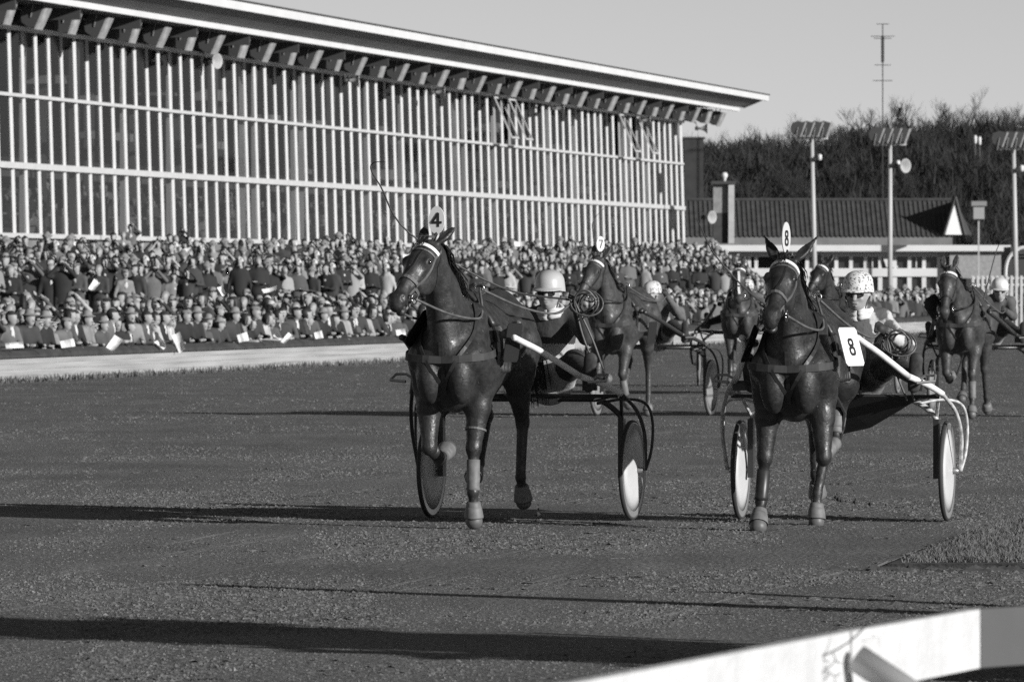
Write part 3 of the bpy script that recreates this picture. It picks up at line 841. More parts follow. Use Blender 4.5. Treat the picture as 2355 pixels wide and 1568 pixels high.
# ------------------------------------------------------------------ hill and wood
def hill_h(px):   # skyline of the wood in picture rows, its bushy body
    pts = [(1400, 330), (1578, 322), (1700, 316), (1800, 312), (1900, 303), (2000, 287), (2100, 280), (2250, 268), (2400, 275), (2700, 290), (3500, 330)]
    return np.interp(px, [p[0] for p in pts], [p[1] for p in pts])
HD = 560.0
V = []; nx_ = 90; dl = [430, 460, 490, 520, 545, HD, 640, 800]
hx = np.linspace(1300, 3300, nx_)
for i, px in enumerate(hx):
    for d in dl:
        k = min(1, (d - 430) / (HD - 430)); k = k * k * (3 - 2 * k)
        x_ = (px - CX) / F * HD
        V.append((x_, d, -0.3 + k * (CAMZ + (HY - hill_h(px) - 85) / F * HD) + .5 * math.sin(i * .9 + d * .05) * k))
V = np.array(V); nj = len(dl)
I, J = np.meshgrid(np.arange(nx_ - 1), np.arange(nj - 1), indexing='ij')
q0 = (I * nj + J).ravel(); Q = np.stack([q0, q0 + nj, q0 + nj + 1, q0 + 1], 1)
tag(link('hill', np_mesh('hill', V, Q, mat('hill_soil', .03, .95, .4, .3))), 'dark wooded hill behind the buildings', kind='structure')
def hill_z(x, d):
    px = CX + x / HD * F
    k = min(1, max(0, (d - 430) / (HD - 430))); k = k * k * (3 - 2 * k)
    return -0.3 + k * (CAMZ + (HY - hill_h(px) - 85) / F * HD)
M_bark = mat('bark', .035, .9)
def bare_tree(seed, h=8.0, levels=4, fine=1.0):
    r_ = random.Random(seed); m = MB()
    def br(p, d, L, r, lev):
        n = 3; pts = [np.array(p)]; dd = np.array(d, float)
        for i in range(n):
            dd = dd + np.array([r_.gauss(0, .13), r_.gauss(0, .13), r_.gauss(.04, .08)]); dd /= np.linalg.norm(dd)
            pts.append(pts[-1] + dd * L / n)
        m.tube(pts, [r, r * .85, r * .7, r * .5], 4 if lev < 2 else 3, caps=False)
        if lev >= levels: return
        nb = (5, 5, 5, 4, 3)[lev]
        for i in range(nb):
            t = r_.uniform(.35, 1.0); j = min(n - 1, int(t * n)); q = pts[j] + (pts[j + 1] - pts[j]) * (t * n - j)
            a = r_.uniform(0, 6.28); sp = r_.uniform(.35, .9)
            nd = dd + sp * np.array([math.cos(a), math.sin(a), r_.uniform(-.1, .5)]); nd /= np.linalg.norm(nd)
            br(q, nd, L * r_.uniform(.45, .72), r * .5, lev + 1)
    br((0, 0, -.3), (r_.gauss(0, .05), r_.gauss(0, .05), 1), h * .5, .14 * fine, 0)
    return m
tv = [bare_tree(s_, 9.0, 4) for s_ in (3, 11, 23, 31)]
tva = [t.arrays() for t in tv]
# the wood reads as one mass
def merge(vars_, places, name, m):
    Vs = []; Fs = []; n0 = 0
    for (x, y, z, s_, a, vi) in places:
        V_, F_, _ = vars_[vi]
        c, s2 = math.cos(a), math.sin(a)
        W = np.stack([V_[:, 0] * c - V_[:, 1] * s2, V_[:, 0] * s2 + V_[:, 1] * c, V_[:, 2]], 1) * s_ + (x, y, z)
        Vs.append(W); Fs.append(np.array([f for f in F_ if len(f) == 4]) + n0) if vi >= 0 else None
        n0 += len(W)
    T = []
    return np_mesh(name, np.concatenate(Vs), np.concatenate(Fs), m, smooth=False)
tvq = []
for V_, F_, _ in tva:
    q4 = np.array([f if len(f) == 4 else f + (f[-1],) for f in F_ if len(f) in (3, 4)])
    tvq.append((V_, [tuple(f) for f in q4], None))
places = []
for i in range(150):
    d = random.uniform(450, 575); px = random.uniform(1560, 2420)
    x = (px - CX) / F * d
    places.append((x, d, hill_z(x, d), random.uniform(.34, .50), random.random() * 6.28, i % 4))
tag(link('woodland', merge(tvq, places, 'woodland', M_bark)), 'dense leafless wood covering the hill behind the buildings', 'woodland', kind='stuff')
# undergrowth and evergreen scrub that darkens the wood
def scrub(n, d0, d1, name, label, dens=140, sz=(1.1, 2.3), yoff=0.0):
    Vs = []
    for i in range(n):
        d = random.uniform(d0, d1); px = random.uniform(1555, 2440); x = (px - CX) / F * d
        z = hill_z(x, d) + yoff; s_ = random.uniform(*sz)
        c = rng.normal(0, 1, (dens, 3)); c /= np.linalg.norm(c, axis=1)[:, None]; c *= rng.random((dens, 1)) ** .4
        c *= (s_ * 1.1, s_, s_ * .9); c += (x, d, z + s_ * .5)
        l = .10 + .16 * rng.random((dens, 1, 1))
        tri = rng.normal(0, 1, (dens, 3, 3)) * l * .28; ax_ = rng.normal(0, 1, (dens, 3)); ax_[:, 2] = np.abs(ax_[:, 2]) + 1.2; tri[:, 2] += ax_ * l[:, 0] * 2.2
        Vs.append((c[:, None, :] + tri).reshape(-1, 3))
    V_ = np.concatenate(Vs); Q_ = np.arange(len(V_)).reshape(-1, 3)
    tag(link(name, np_mesh(name, V_, Q_, mat('scrub_leaf', .022, .9, .4, .5), smooth=False)), label, 'undergrowth', kind='stuff')
scrub(420, 440, 570, 'undergrowth', 'dark scrub and undergrowth filling the wood on the hill', 330)
tm = [t.mesh('bare_tree', M_bark) for t in tv]
crest = [(1700, 'above the chimney block'), (1745, 'between the roof tip and the first light pole'), (1790, 'just left of the first light pole'), (1835, 'behind the first light pole lamps'), (1905, 'right of the first light pole'), (1950, 'midway between the first two light poles'), (1990, 'left of the aerial mast'), (2045, 'behind the middle light pole lamps'), (2110, 'right of the middle light pole'), (2150, 'tallest crown on the crest between the middle and right poles'), (2195, 'above the white gable end'), (2240, 'above the nesting box'), (2290, 'left of the right-hand light pole'), (2340, 'behind the right-hand light pole')]
for i, (px, wh) in enumerate(crest):
    d = HD + random.uniform(-8, 6); x = (px - CX) / F * d
    r = empty('bare_tree', (x, d, hill_z(x, d)), random.random() * 6.28)
    r.scale = [random.uniform(.50, .62) * (1.2 if px in (2150, 2110, 2340) else .85 if px < 1900 else 1)] * 3
    tag(r, 'bare crest tree ' + wh, 'tree', 'leafless trees along the hill crest')
    link('branches', tm[i % 4], r)
# one dark conifer
px = 2068; d = 556; x = (px - CX) / F * d
r = empty('pine_tree', (x, d, hill_z(x, d))); r.scale = (.8, .8, .78); tag(r, 'dark pine tree standing out on the hill crest beside the middle light pole', 'tree')
MB().tube([(0, 0, 0), (.1, 0, 3), (0, 0, 5.4)], [.15, .1, .03]).build('trunk', M_bark, r)
Vs = []
for q in range(320):
    h_ = random.random() ** .8; rr = (1 - h_) * 1.9 * random.random() ** .5 * (1 + .4 * math.sin(h_ * 30)); a = random.random() * 6.28
    c = np.array([rr * math.cos(a), rr * math.sin(a), 1.2 + 4.4 * h_])
    Vs.append(c + rng.normal(0, .13, (3, 3)))
V_ = np.concatenate(Vs)
link('crown', np_mesh('crown', V_, np.arange(len(V_)).reshape(-1, 3), mat('pine_needles', .02, .9), smooth=False), r)
# two pale nest boxes on the hill
for k, px in enumerate((2243, 2253)):
    v = P(px, 322 + 3 * k, 440)
    r = empty('bird_box', (v.x, v.y, v.z)); tag(r, 'small white post top high on the wooded hill, %s one of two' % ('left', 'right')[k], 'post top', 'white post tops on the hill')
    MB().lathe([(.05, -.25), (.1, -.22), (.11, .22), (.04, .3)], 8).build('cap', M_fascia, r, smooth=True)
    MB().tube([(0, 0, -1.0), (0, 0, -.25)], .04).build('post', M_dark, r)
# ------------------------------------------------------------------ spectators
M_coat = mat('coat_cloth', .1, .85, .25, 4, .2, 20, objcol=True)
M_skin = mat('skin', .30, .6, .08, 8)
M_hair = mat('hair', .025, .6)
M_trou = mat('trouser_cloth', .06, .9)
M_shirt = mat('light_cloth', .52, .8)
M_paper = mat('newsprint', .74, .8, .12, 30)
M_mid = mat('mid_cloth', .22, .85)
SPEC_M = [M_coat, M_skin, M_hair, M_trou, M_shirt, M_mid]
def spectator_body(pose, hat, hair, build=1.0, f=0.0, crop=False):
    """facing +x, feet at z=0, 1.72 m tall; returns the distance body"""
    b = Body(); L = 1 if pose == 'lean' else 0
    hx, hz = (.22, 1.40) if L else (.02, 1.575)       # head centre
    sx, sz = (.12, 1.22) if L else (-.01, 1.36)      # shoulder line
    w = .185 * build
    if not crop:
        for s_ in (1, -1):
            b.cap((0, s_ * .09, .88), (.02, s_ * .10, .48), .085 * build, .06, .02, 3)
            b.cap((.02, s_ * .10, .48), (-.01, s_ * .11, .09), .058, .045, .02, 3)
            b.cap((-.03, s_ * .11, .05), (.13, s_ * .13, .035), .045, .035, .01, 2)
        b.cap((-.01, 0, .72), (0, 0, 1.0), .17 * build, .16 * build, .04, 0, n=(1, 0, 0), sq=.7)
    b.cap((-.01, 0, .95), (sx, 0, sz - .1), .165 * build, .19 * build, .05, 0, n=(1, 0, 0), sq=.66)
    b.cap((sx, -w + .03, sz), (sx, w - .03, sz), .075, .075, .06, 0)
    b.cap((sx + .01, 0, sz + .02), (hx - .02, 0, hz - .10), .062, .055, .02, 1)
    if f > .5: b.ell((sx + .11, 0, sz - .05), (.03, .045, .10), k=.01, m=4)      # shirt front
    # head with brow, nose, chin
    b.ell((hx, 0, hz + .01), (.096, .078, .108), k=.02, m=1)
    b.ell((hx + .03, 0, hz - .055), (.06, .055, .05), k=.02, m=1)
    b.cap((hx + .098, 0, hz + .01), (hx + .118, 0, hz - .025), .012, .018, .012, 1)
    for s_ in (1, -1):
        b.cut((hx + .098, s_ * .034, hz + .022), (.020, .022, .014), k=.01)
        b.ell((hx - .005, s_ * .08, hz), (.022, .014, .033), k=.006, m=1)
    # hair
    b.ell((hx - .020, 0, hz + .040), (.104, .090, .098), k=.01, m=1)
    if pose in ('shade', 'cross') or hat == 'visor': b.cap((hx + .088, -.05, hz + .018), (hx + .088, .05, hz + .018), .017, .017, .003, 2)
    if hair == 'long':
        b.cap((hx - .05, 0, hz + .02), (hx - .06, 0, hz - .13), .085, .07, .02, 2)
        for s_ in (1, -1): b.cap((hx - .0, s_ * .075, hz + .03), (hx + .005, s_ * .085, hz - .10), .03, .025, .015, 2)
    if hat == 'cap':
        b.ell((hx - .01, 0, hz + .085), (.115, .10, .045), k=.006, m=5); b.ell((hx + .10, 0, hz + .07), (.05, .07, .012), k=.008, m=5)
    elif hat == 'brim':
        b.ell((hx - .0, 0, hz + .075), (.155, .145, .014), k=.012, m=5); b.ell((hx - .01, 0, hz + .12), (.09, .082, .07), k=.012, m=5)
    elif hat == 'scarf':
        b.ell((hx - .02, 0, hz + .035), (.105, .094, .115), k=.01, m=4); b.cap((hx + .03, 0, hz - .12), (hx + .06, 0, hz - .16), .035, .02, .015, 4)
    elif hat == 'visor':
        b.ell((hx + .06, 0, hz + .075), (.10, .085, .012), k=.008, m=4)
    elif hat == 'knit':
        b.ell((hx - .012, 0, hz + .07), (.102, .09, .075), k=.01, m=5); b.ell((hx - .02, 0, hz + .155), (.025, .025, .025), k=.01, m=5)
    # arms: elbow and hand for each side
    SHO = lambda s_: (sx, s_ * w, sz)
    A = {
     'down':   [((-.03, .25, 1.08), (.06, .25, .84)), ((-.03, -.25, 1.08), (.05, -.25, .84))],
     'paper':  [((.03, .25, 1.08), (.27, .10, 1.14)), ((.03, -.25, 1.08), (.27, -.10, 1.14))],
     'shade':  [((.16, .30, 1.42), (.15, .085, 1.655)), ((-.03, -.25, 1.08), (.12, -.2, .92))],
     'shade2': [((.02, .25, 1.08), (.2, .05, 1.12)), ((.16, -.30, 1.42), (.15, -.085, 1.655))],
     'binoc':  [((.14, .27, 1.36), (.16, .05, 1.60)), ((.14, -.27, 1.36), (.16, -.05, 1.60))],
     'cross':  [((.05, .24, 1.10), (.17, -.08, 1.15)), ((.05, -.24, 1.10), (.18, .08, 1.11))],
     'lean':   [((.16, .27, .97), (.42, .14, .975)), ((.16, -.27, .97), (.42, -.14, .975))],
     'point':  [((-.03, .25, 1.08), (.15, .22, .92)), ((.24, -.24, 1.30), (.52, -.18, 1.40))],
     'hip':    [((-.10, .36, 1.10), (.04, .2, 1.0)), ((-.03, -.25, 1.08), (.06, -.24, .84))],
    }[pose]
    for s_, (e, h) in zip((1, -1), A):
        b.cap(SHO(s_), e, .058 * build, .047, .03, 0); b.cap(e, h, .046, .036, .015, 0)
        d = np.array(h) - np.array(e); d /= np.linalg.norm(d)
        b.cap(np.array(h) + d * .02, np.array(h) + d * .085, .036, .028, .008, 1)
        b.cap(np.array(h) + d * .03, np.array(h) + d * .06 + (.0, -s_ * .04, .02), .015, .012, .006, 1)
    if pose == 'binoc':
        b.cap((.18, .035, 1.60), (.27, .035, 1.615), .028, .032, .004, 2); b.cap((.18, -.035, 1.615), (.27, -.035, 1.615), .028, .032, .004, 2)
    lowz = {'long': -.15}.get(hair, -.055)
    def paint(c, mf):
        x, y, z = c[:, 0] - hx, np.abs(c[:, 1]), c[:, 2] - hz
        headz = (np.abs(x) < .14) & (y < .115) & (z > lowz) & (mf == 1)
        hairm = headz & ((z > .068 + .25 * np.maximum(x, 0) * 0) | (x < .012 - .0 * y) | ((hair == 'long') & (y > .062) & (x < .06)))
        mf = mf.copy(); mf[hairm] = 2
        if hair == 'grey': mf[hairm] = 5
        return mf
    b.paint = paint
    return b
variants = [  # pose, hat, hair, build, shirt, words
 ('lean', None, 'short', 1.0, 1, 'bareheaded, leaning on the barrier'),
 ('lean', 'brim', 'short', 1.08, 0, 'in a brimmed hat, forearms on the barrier'),
 ('lean', None, 'long', .9, 0, 'long-haired, leaning on the barrier'),
 ('lean', 'cap', 'short', 1.05, 0, 'in a flat cap, leaning on the barrier'),
 ('lean', 'visor', 'short', .95, 1, 'with a pale sunshade over the brow, leaning on the barrier'),
 ('paper', None, 'short', 1.0, 1, 'bareheaded, both hands held before the chest'),
 ('paper', 'brim', 'short', 1.05, 1, 'in a brimmed hat, hands before the chest'),
 ('paper', 'visor', 'long', .92, 0, 'long-haired under a pale sunshade'),
 ('shade', None, 'short', 1.0, 1, 'shading the eyes with the left hand'),
 ('shade2', None, 'long', .9, 0, 'long-haired, shading the eyes with the right hand'),
 ('shade', 'cap', 'short', 1.05, 0, 'in a flat cap, hand raised to the brow'),
 ('binoc', None, 'short', 1.0, 0, 'looking through dark binoculars'),
 ('binoc', 'brim', 'short', 1.05, 0, 'in a hat, looking through binoculars'),
 ('cross', None, 'grey', 1.05, 1, 'grey-haired with folded arms'),
 ('cross', 'knit', 'short', 1.0, 0, 'in a bobble hat with folded arms'),
 ('down', None, 'grey', 1.0, 1, 'grey-haired, arms at the sides'),
 ('down', 'scarf', 'long', .92, 0, 'in a pale headscarf, arms down'),
 ('point', None, 'short', 1.0, 1, 'pointing ahead with the right arm'),
 ('hip', 'cap', 'short', 1.05, 1, 'in a flat cap, hand on hip'),
 ('paper', 'visor', 'short', 1.0, 1, 'with a pale paper sunshade, hands together'),
]
extra_v = []
for hat_, hr_, wd_ in ((None, 'long', 'long-haired'), ('cap', 'short', 'in a flat cap'), ('brim', 'short', 'in a brimmed hat'), ('visor', 'short', 'under a pale paper sunshade'), ('knit', 'long', 'in a bobble hat'), (None, 'grey', 'grey-haired')):
    for ps_, pw_ in (('shade', 'left hand at the brow'), ('down', 'arms hanging'), ('cross', 'arms folded')):
        if (hat_, ps_) in (('cap', 'shade'), ('knit', 'cross'), (None, 'down')): continue
        extra_v.append((ps_, hat_, hr_, random.uniform(.9, 1.1), random.randint(0, 1), wd_ + ', ' + pw_))
variants += extra_v
person_me = []; far_me = []
for v in variants:
    person_me.append(spectator_body(*v[:5]).mesh('spectator', SPEC_M, .024 if v[0] == 'lean' else .027, 1))
tones = [(.018, 'black'), (.04, 'very dark'), (.07, 'charcoal'), (.12, 'dark grey'), (.2, 'mid grey'), (.28, 'light grey'), (.40, 'pale')]
tw = [.34, .24, .14, .10, .08, .06, .04]
def pick_tone():
    x = random.random()
    for (v, n_), w_ in zip(tones, tw):
        if x < w_: return v, n_
        x -= w_
    return tones[2]
people = []   # t, p
def place_crowd():
    # front row shoulder to shoulder on the coping
    t = -10.0
    while t < 118:
        v = fen(t, .42 + random.uniform(0, .12)); px = CX + F * v.x / v.y
        people.append((v.x, v.y, 'front', t, .55)); t += random.uniform(.40, .62) if px < 1500 else random.uniform(.5, 1.1)
    for row, (p, lo, hi) in enumerate([(1.15, .45, .8), (1.8, .5, .85), (2.5, .5, .9), (3.3, .55, 1.0), (4.3, .7, 1.5), (7.3, .5, .85), (8.3, .5, .85), (9.4, .5, .85), (10.5, .55, .9), (11.7, .6, 1.0), (12.9, .7, 1.3)]):
        t = -14 + random.random()
        while t < 170:
            q = p + random.uniform(-.5, .5); v = fen(t, q); px = CX + F * v.x / v.y
            wG = (v.x - GX0) * cG - (v.y - GY0) * sG
            if wG < 1.0 and v.y < GY0 + T_END * cG + 6: t += .6; continue
            if -60 < px < 2420 and (p < 2.6 or px < 1760):
                people.append((v.x, v.y, 'row%d' % (row + 1), t, q))
            t += random.uniform(lo, hi)
place_crowd()
people = [q for q in people if -50 < CX + F * q[0] / q[1] < 2400]
people.sort(key=lambda q: q[1])
named = [q for q in people if 4 < CX + F * q[0] / q[1] < 2350][:300]
nset = set(id(q) for q in named)
seen = {}
xz = [(110, 'at far left edge'), (220, 'below first windows'), (330, 'below second windows'), (450, 'below left loudspeaker'), (570, 'left of dark group'), (700, 'below middle windows'), (820, 'far left of horse four'), (930, 'just left of horse four'), (1060, 'behind head of horse four'), (1200, 'behind neck of horse four'), (1330, 'behind leading driver'), (1480, 'beside horse seven'), (1620, 'right of horse seven'), (1760, 'left of horse eight'), (1950, 'behind horse eight'), (2120, 'behind white-helmeted driver'), (9999, 'near right-hand horse')]
rown = {'front': 'in the front row'}
def seg(px): return next(n_ for x_, n_ in xz if px < x_)
def person_z(x, y, t, p): return terr(t, p) + (random.uniform(-.06, .13) if p > 1 else 0)
extra = [', head slightly turned', ' and a stooped stance', ', taller than those around', ', shorter than the neighbours', ', half turned aside', ', pressed close to a neighbour']
spec_objs = []
for q in named:
    x, y, row, t, p = q; px = CX + F * x / y
    if row == 'front': vi = random.choice([0, 0, 1, 2, 2, 3, 4])
    else: vi = random.randrange(5, len(variants))
    tv_, tn = pick_tone()
    o = link('person', person_me[vi]); s_ = random.uniform(.90, 1.07)
    o.location = (x, y, person_z(x, y, t, p)); o.scale = (s_, s_, s_)
    tgt = math.atan2(-8 - 30 - (y - 30) * 0 - y + 40, (4 - x) * 1.0)
    aim = math.atan2(45 - y, 2 - x)            # they watch the horses come
    o.rotation_euler = (0, 0, (aim if row != 'front' else -TF - rad(28)) + rad(random.gauss(0, 26)))
    o.color = (tv_, tv_, tv_, 1)
    rw = 'front row' if row == 'front' else ((ordn[int(row[3:])] + ' row') if int(row[3:]) < 10 else 'rear row')
    garment = 'coat'
    lb_ = 'spectator %s in a %s %s, %s, %s' % (variants[vi][5], tn, garment, rw, seg(px))
    def wc(s): return len(s.split())
    act = variants[vi][5].replace('bareheaded, ', 'bareheaded and ').split(',')[0]
    short = 'person, %s coat, %s, %s %s' % (tn, act, rw, seg(px))
    if wc(short) > 15: short = short.replace('bareheaded and ', 'bareheaded ').replace('with the ', 'with ').replace('on the barrier', 'on barrier').replace(' before the chest', '')
    if len(short.split()) > 15: short = short.replace(' row ', ' row ').replace('the ', '').replace('a pale paper', 'a paper').replace('before chest', '').replace('  ', ' ')
    if len(short.split()) > 15: short = short.replace(' coat,', ',', 1)
    seen.setdefault(short, []).append(o)
    tag(o, short, 'person', 'spectators watching from the terrace')
    spec_objs.append((o, row, px, t, p))
for k_, L_ in seen.items():
    if len(L_) > 1:
        for n_, o in enumerate(sorted(L_, key=lambda o: o.location.x / o.location.y)):
            pre = ('taller ', 'shorter ', 'broader ', 'slighter ')
            o.scale = [o.scale[0] * (1.05, .95, 1.0, .98)[n_ % 4]] * 3
            if n_ < 4: o['label'] = pre[n_] + k_ if len(k_.split()) < 16 else pre[n_] + ' '.join(k_.split()[:15])
# everybody else in the crowd: one body of people
far_variants = [spectator_body(*variants[i][:5], crop=True).mesh('far', SPEC_M, .05, 1) for i in (5, 6, 8, 9, 11, 13, 16, 19)]
far_arr = []
for me in far_variants:
    V_ = np.zeros(len(me.vertices) * 3); me.vertices.foreach_get('co', V_); V_ = V_.reshape(-1, 3)
    Q_ = np.zeros(len(me.loops), np.int32); me.loops.foreach_get('vertex_index', Q_); Q_ = Q_.reshape(-1, 4)
    mi_ = np.zeros(len(me.polygons), np.int32); me.polygons.foreach_get('material_index', mi_)
    far_arr.append((V_, Q_, mi_))
def crowd_mesh(name, items):
    Vs, Qs, Ms, Cs = [], [], [], []; n0 = 0
    for (x, y, z, a, s_, tone, vi) in items:
        V_, Q_, mi_ = far_arr[vi]; c, s2 = math.cos(a), math.sin(a)
        Vs.append(np.stack([V_[:, 0] * c - V_[:, 1] * s2, V_[:, 0] * s2 + V_[:, 1] * c, V_[:, 2]], 1) * s_ + (x, y, z))
        Qs.append(Q_ + n0); Ms.append(mi_); Cs.append(np.full(len(V_), tone)); n0 += len(V_)
    coat2 = mat('coat_far', .1, .85, attr='tone')
    mid2 = M_mid
    return np_mesh(name, np.concatenate(Vs), np.concatenate(Qs), [coat2, M_skin, M_hair, M_trou, M_shirt, mid2], np.concatenate(Ms), color=np.concatenate(Cs))
rest = []
for q in people:
    if id(q) in nset: continue
    x, y, row, t, p = q
    if y > 330: continue
    aim = math.atan2(45 - y, 2 - x)
    rest.append((x, y, person_z(x, y, t, p), aim + rad(random.gauss(0, 16)), random.uniform(.93, 1.07), pick_tone()[0], random.randrange(8)))
print('crowd', len(people), 'far', len(rest))
tag(link('crowd', crowd_mesh('crowd', rest)), 'dense crowd packing the terrace in front of the grandstand', 'crowd', kind='stuff')
ins = []
for i in range(520):
    s_ = min(random.randrange(6), random.randrange(6)); w_ = -1.3 - 1.3 * s_ - .4 * random.random()
    t = T0 * SP + random.random() * (T_END - T0 * SP - 2)
    v = grd(w_, t, 2.95 - .55 + .28 * s_ + random.choice([0, .45, .5]))
    ins.append((v.x, v.y, v.z, math.atan2(45 - v.y, 2 - v.x) + rad(random.gauss(0, 25)), 1.0, pick_tone()[0], random.randrange(8)))
tag(link('indoor_crowd', crowd_mesh('indoor_crowd', ins)), 'spectators seated behind the glass of the grandstand', 'crowd', kind='stuff')
# a few who stand on something above the back of the crowd, and people at the right edge
for (px, py, vi, tn, lb_) in [(300, 512, 8, .12, 'man standing high above the crowd shading his eyes, left'), (283, 530, 15, .2, 'person in grey standing high beside the man shading his eyes'), (152, 545, 10, .04, 'person in a flat cap raised above the crowd near the left edge'), (420, 522, 11, .02, 'dark figure with binoculars raised above the crowd, pale scarf beside'), (800, 535, 10, .03, 'dark figure standing tall before the windows left of the horse four'), (1312, 543, 12, .03, 'dark figure in a hat before the windows behind the leading driver')]:
    d = 190 + px * .075; v = P(px, py, d); o = link('person', person_me[vi]); o.location = (v.x, v.y, v.z - 1.74); o.color = (tn, tn, tn, 1)
    o.rotation_euler = (0, 0, math.atan2(45 - v.y, 2 - v.x)); tag(o, lb_, 'person', 'spectators watching from the terrace')
    bx = MB().box((-.3, -.3, -.9), (.3, .3, 0)).build('crate', mat('crate_wood', .08, .9)); bx.location = o.location; tag(bx, 'dark crate under the ' + ' '.join(lb_.split()[:7]), 'crate', 'crates stood on behind the crowd')
def sheet(wd, ln, sd_):
    r_ = random.Random(sd_); m = MB(); nx_, nz_ = 5, 5; V_ = []
    b1, b2 = r_.uniform(.02, .06), r_.uniform(-.03, .05)
    for lay in (0, -.006):
        for i in range(nz_):
            for j in range(nx_):
                u_, v_ = j / (nx_ - 1) - .5, i / (nz_ - 1) - .5
                V_.append((u_ * wd * (1 + .15 * v_), lay + b1 * math.cos(u_ * 3) + b2 * v_ * 2 * u_ + .01 * math.sin(v_ * 7 + sd_), v_ * ln + .06 * ln * u_ * b1 * 20))
    Fs = []
    for l_ in (0, 1):
        for i in range(nz_ - 1):
            for j in range(nx_ - 1):
                a = l_ * nx_ * nz_ + i * nx_ + j; f = (a, a + 1, a + nx_ + 1, a + nx_); Fs.append(f if l_ else f[::-1])
    m.add(V_, Fs); return m
# race programmes and newspapers held out over the barrier
fr = [s_ for s_ in spec_objs if s_[1] == 'front']
for k_, (px, tilt, wd, ln, nm) in enumerate([(240, 35, .16, .34, 'large white programme held slanting over the barrier, leftmost'), (392, -25, .15, .36, 'white programme hanging straight down over the coping'), (350, -50, .12, .22, 'white paper held up between the two large programmes'), (135, 80, .13, .24, 'crumpled pale newspaper lying on the coping near the left edge'), (540, 75, .16, .2, 'pale paper spread flat on the coping'), (640, 40, .10, .26, 'folded white paper tilted upward on the coping'), (12, 86, .1, .3, 'pale paper lying at the very left end of the coping'), (620, -60, .08, .2, 'small white slip dangling below the coping'), (905, 84, .13, .2, 'pale paper on the coping just left of the horse four'), (715, 78, .14, .16, 'light folded paper between leaning arms')]):
    k = (px - CX) / F; t = (k * FY0 - FX0) / (sF - k * cF); v = fen(t, -.16, .57 if abs(tilt) < 56 else .62)
    m_ = sheet(wd, ln, k_)
    o = m_.build('programme', M_paper); o.location = v; o.rotation_euler = (rad(-15), rad(tilt), -TF)
    tag(o, nm, 'programme', 'papers held over the barrier')
for k_, (px, py, d, wd, ln, tl, nm) in enumerate([(178, 563, 175, .34, .15, 15, 'white newspaper used as a sunshade high at the left of the crowd'), (430, 575, 160, .2, .1, -20, 'white paper raised above the middle rows'), (1195, 560, 200, .3, .15, 0, 'bright white paper held over a head behind the leading horse'), (217, 655, 122, .12, .2, 35, 'white paper held in the second row at left'), (620, 665, 140, .3, .08, -15, 'pale folded sheet held flat in the middle rows'), (510, 668, 135, .1, .2, -30, 'narrow white sheet held up in the middle of the crowd'), (940, 590, 185, .3, .12, 5, 'pale sheet above heads just left of the leading horse')]):
    o = sheet(wd, ln, k_ + 20).build('programme', M_paper)
    o.location = P(px, py, d); o.rotation_euler = (rad(-20), rad(tl), 0); tag(o, nm, 'programme', 'papers raised in the crowd')
# ------------------------------------------------------------------ horses
def coat_mat(name, v, rough=.40):
    m = mat(name, v, rough, .45, 13, .22, 40, spec=.5, coat=.0, detail=8)
    n = m.node_tree; b = n.nodes['Principled BSDF']
    # short hair breaks up the shine; dried mud flecks
    co = n.nodes.new('ShaderNodeTexCoord')
    t = n.nodes.new('ShaderNodeTexNoise'); t.inputs['Scale'].default_value = 22; t.inputs['Detail'].default_value = 8; t.inputs['Roughness'].default_value = .75
    n.links.new(co.outputs['Object'], t.inputs['Vector'])
    r = n.nodes.new('ShaderNodeMapRange'); r.inputs[1].default_value = .3; r.inputs[2].default_value = .7; r.inputs[3].default_value = rough - .20; r.inputs[4].default_value = rough + .38
    n.links.new(t.outputs['Fac'], r.inputs[0]); n.links.new(r.outputs[0], b.inputs['Roughness'])
    t2 = n.nodes.new('ShaderNodeTexNoise'); t2.inputs['Scale'].default_value = 60; t2.inputs['Detail'].default_value = 2
    n.links.new(co.outputs['Object'], t2.inputs['Vector'])
    r2 = n.nodes.new('ShaderNodeMapRange'); r2.inputs[1].default_value = .70; r2.inputs[2].default_value = .76
    n.links.new(t2.outputs['Fac'], r2.inputs[0])
    old = b.inputs['Base Color'].links[0].from_socket
    mx = n.nodes.new('ShaderNodeMix'); mx.data_type = 'RGBA'; n.links.new(r2.outputs[0], mx.inputs['Factor']); n.links.new(old, mx.inputs['A']); mx.inputs['B'].default_value = (.13, .13, .13, 1)
    n.links.new(mx.outputs['Result'], b.inputs['Base Color'])
    return m
M_h1 = coat_mat('bay_coat', .025); M_h2 = coat_mat('dark_bay_coat', .021); M_h3 = coat_mat('brown_coat', .042, .46)
M_hoof = mat('hoof_horn', .10, .5, .3, 12)
M_mane = mat('mane_hair', .014, .45)
M_leath = mat('harness_leather', .025, .4, .3, 20)
M_leath2 = mat('worn_leather', .10, .5, .3, 14)
M_wband = mat('white_band', .72, .6)
M_steel = mat('bright_steel', .75, .2, metal=1.0)
M_boot = mat('rubber_boot', .14, .6, .25, 20)
M_black = mat('black_panel', .018, .5)
M_eye = mat('eye', .01, .05, spec=1.0)
def mpt(b, side, E, a1, a2, a3, l, dy=0.0, a4=None, fore=True, sx=0.0):
    s, c = math.sin, math.cos
    a1, a2, a3 = rad(a1), rad(a2), rad(a3); a4 = a3 if a4 is None else rad(a4)
    E = np.array(E, float)
    st = lambda p, a, L, q: p + np.array([s(a) * L, side * q, -c(a) * L])
    K = st(E, a1, l[0], -.03 + dy); Fk = st(K, a2, l[1], dy * .6); Pn = st(Fk, a3, l[2], 0); Hf = st(Pn, a4, l[3], 0)
    return E, K, Fk, Pn, Hf
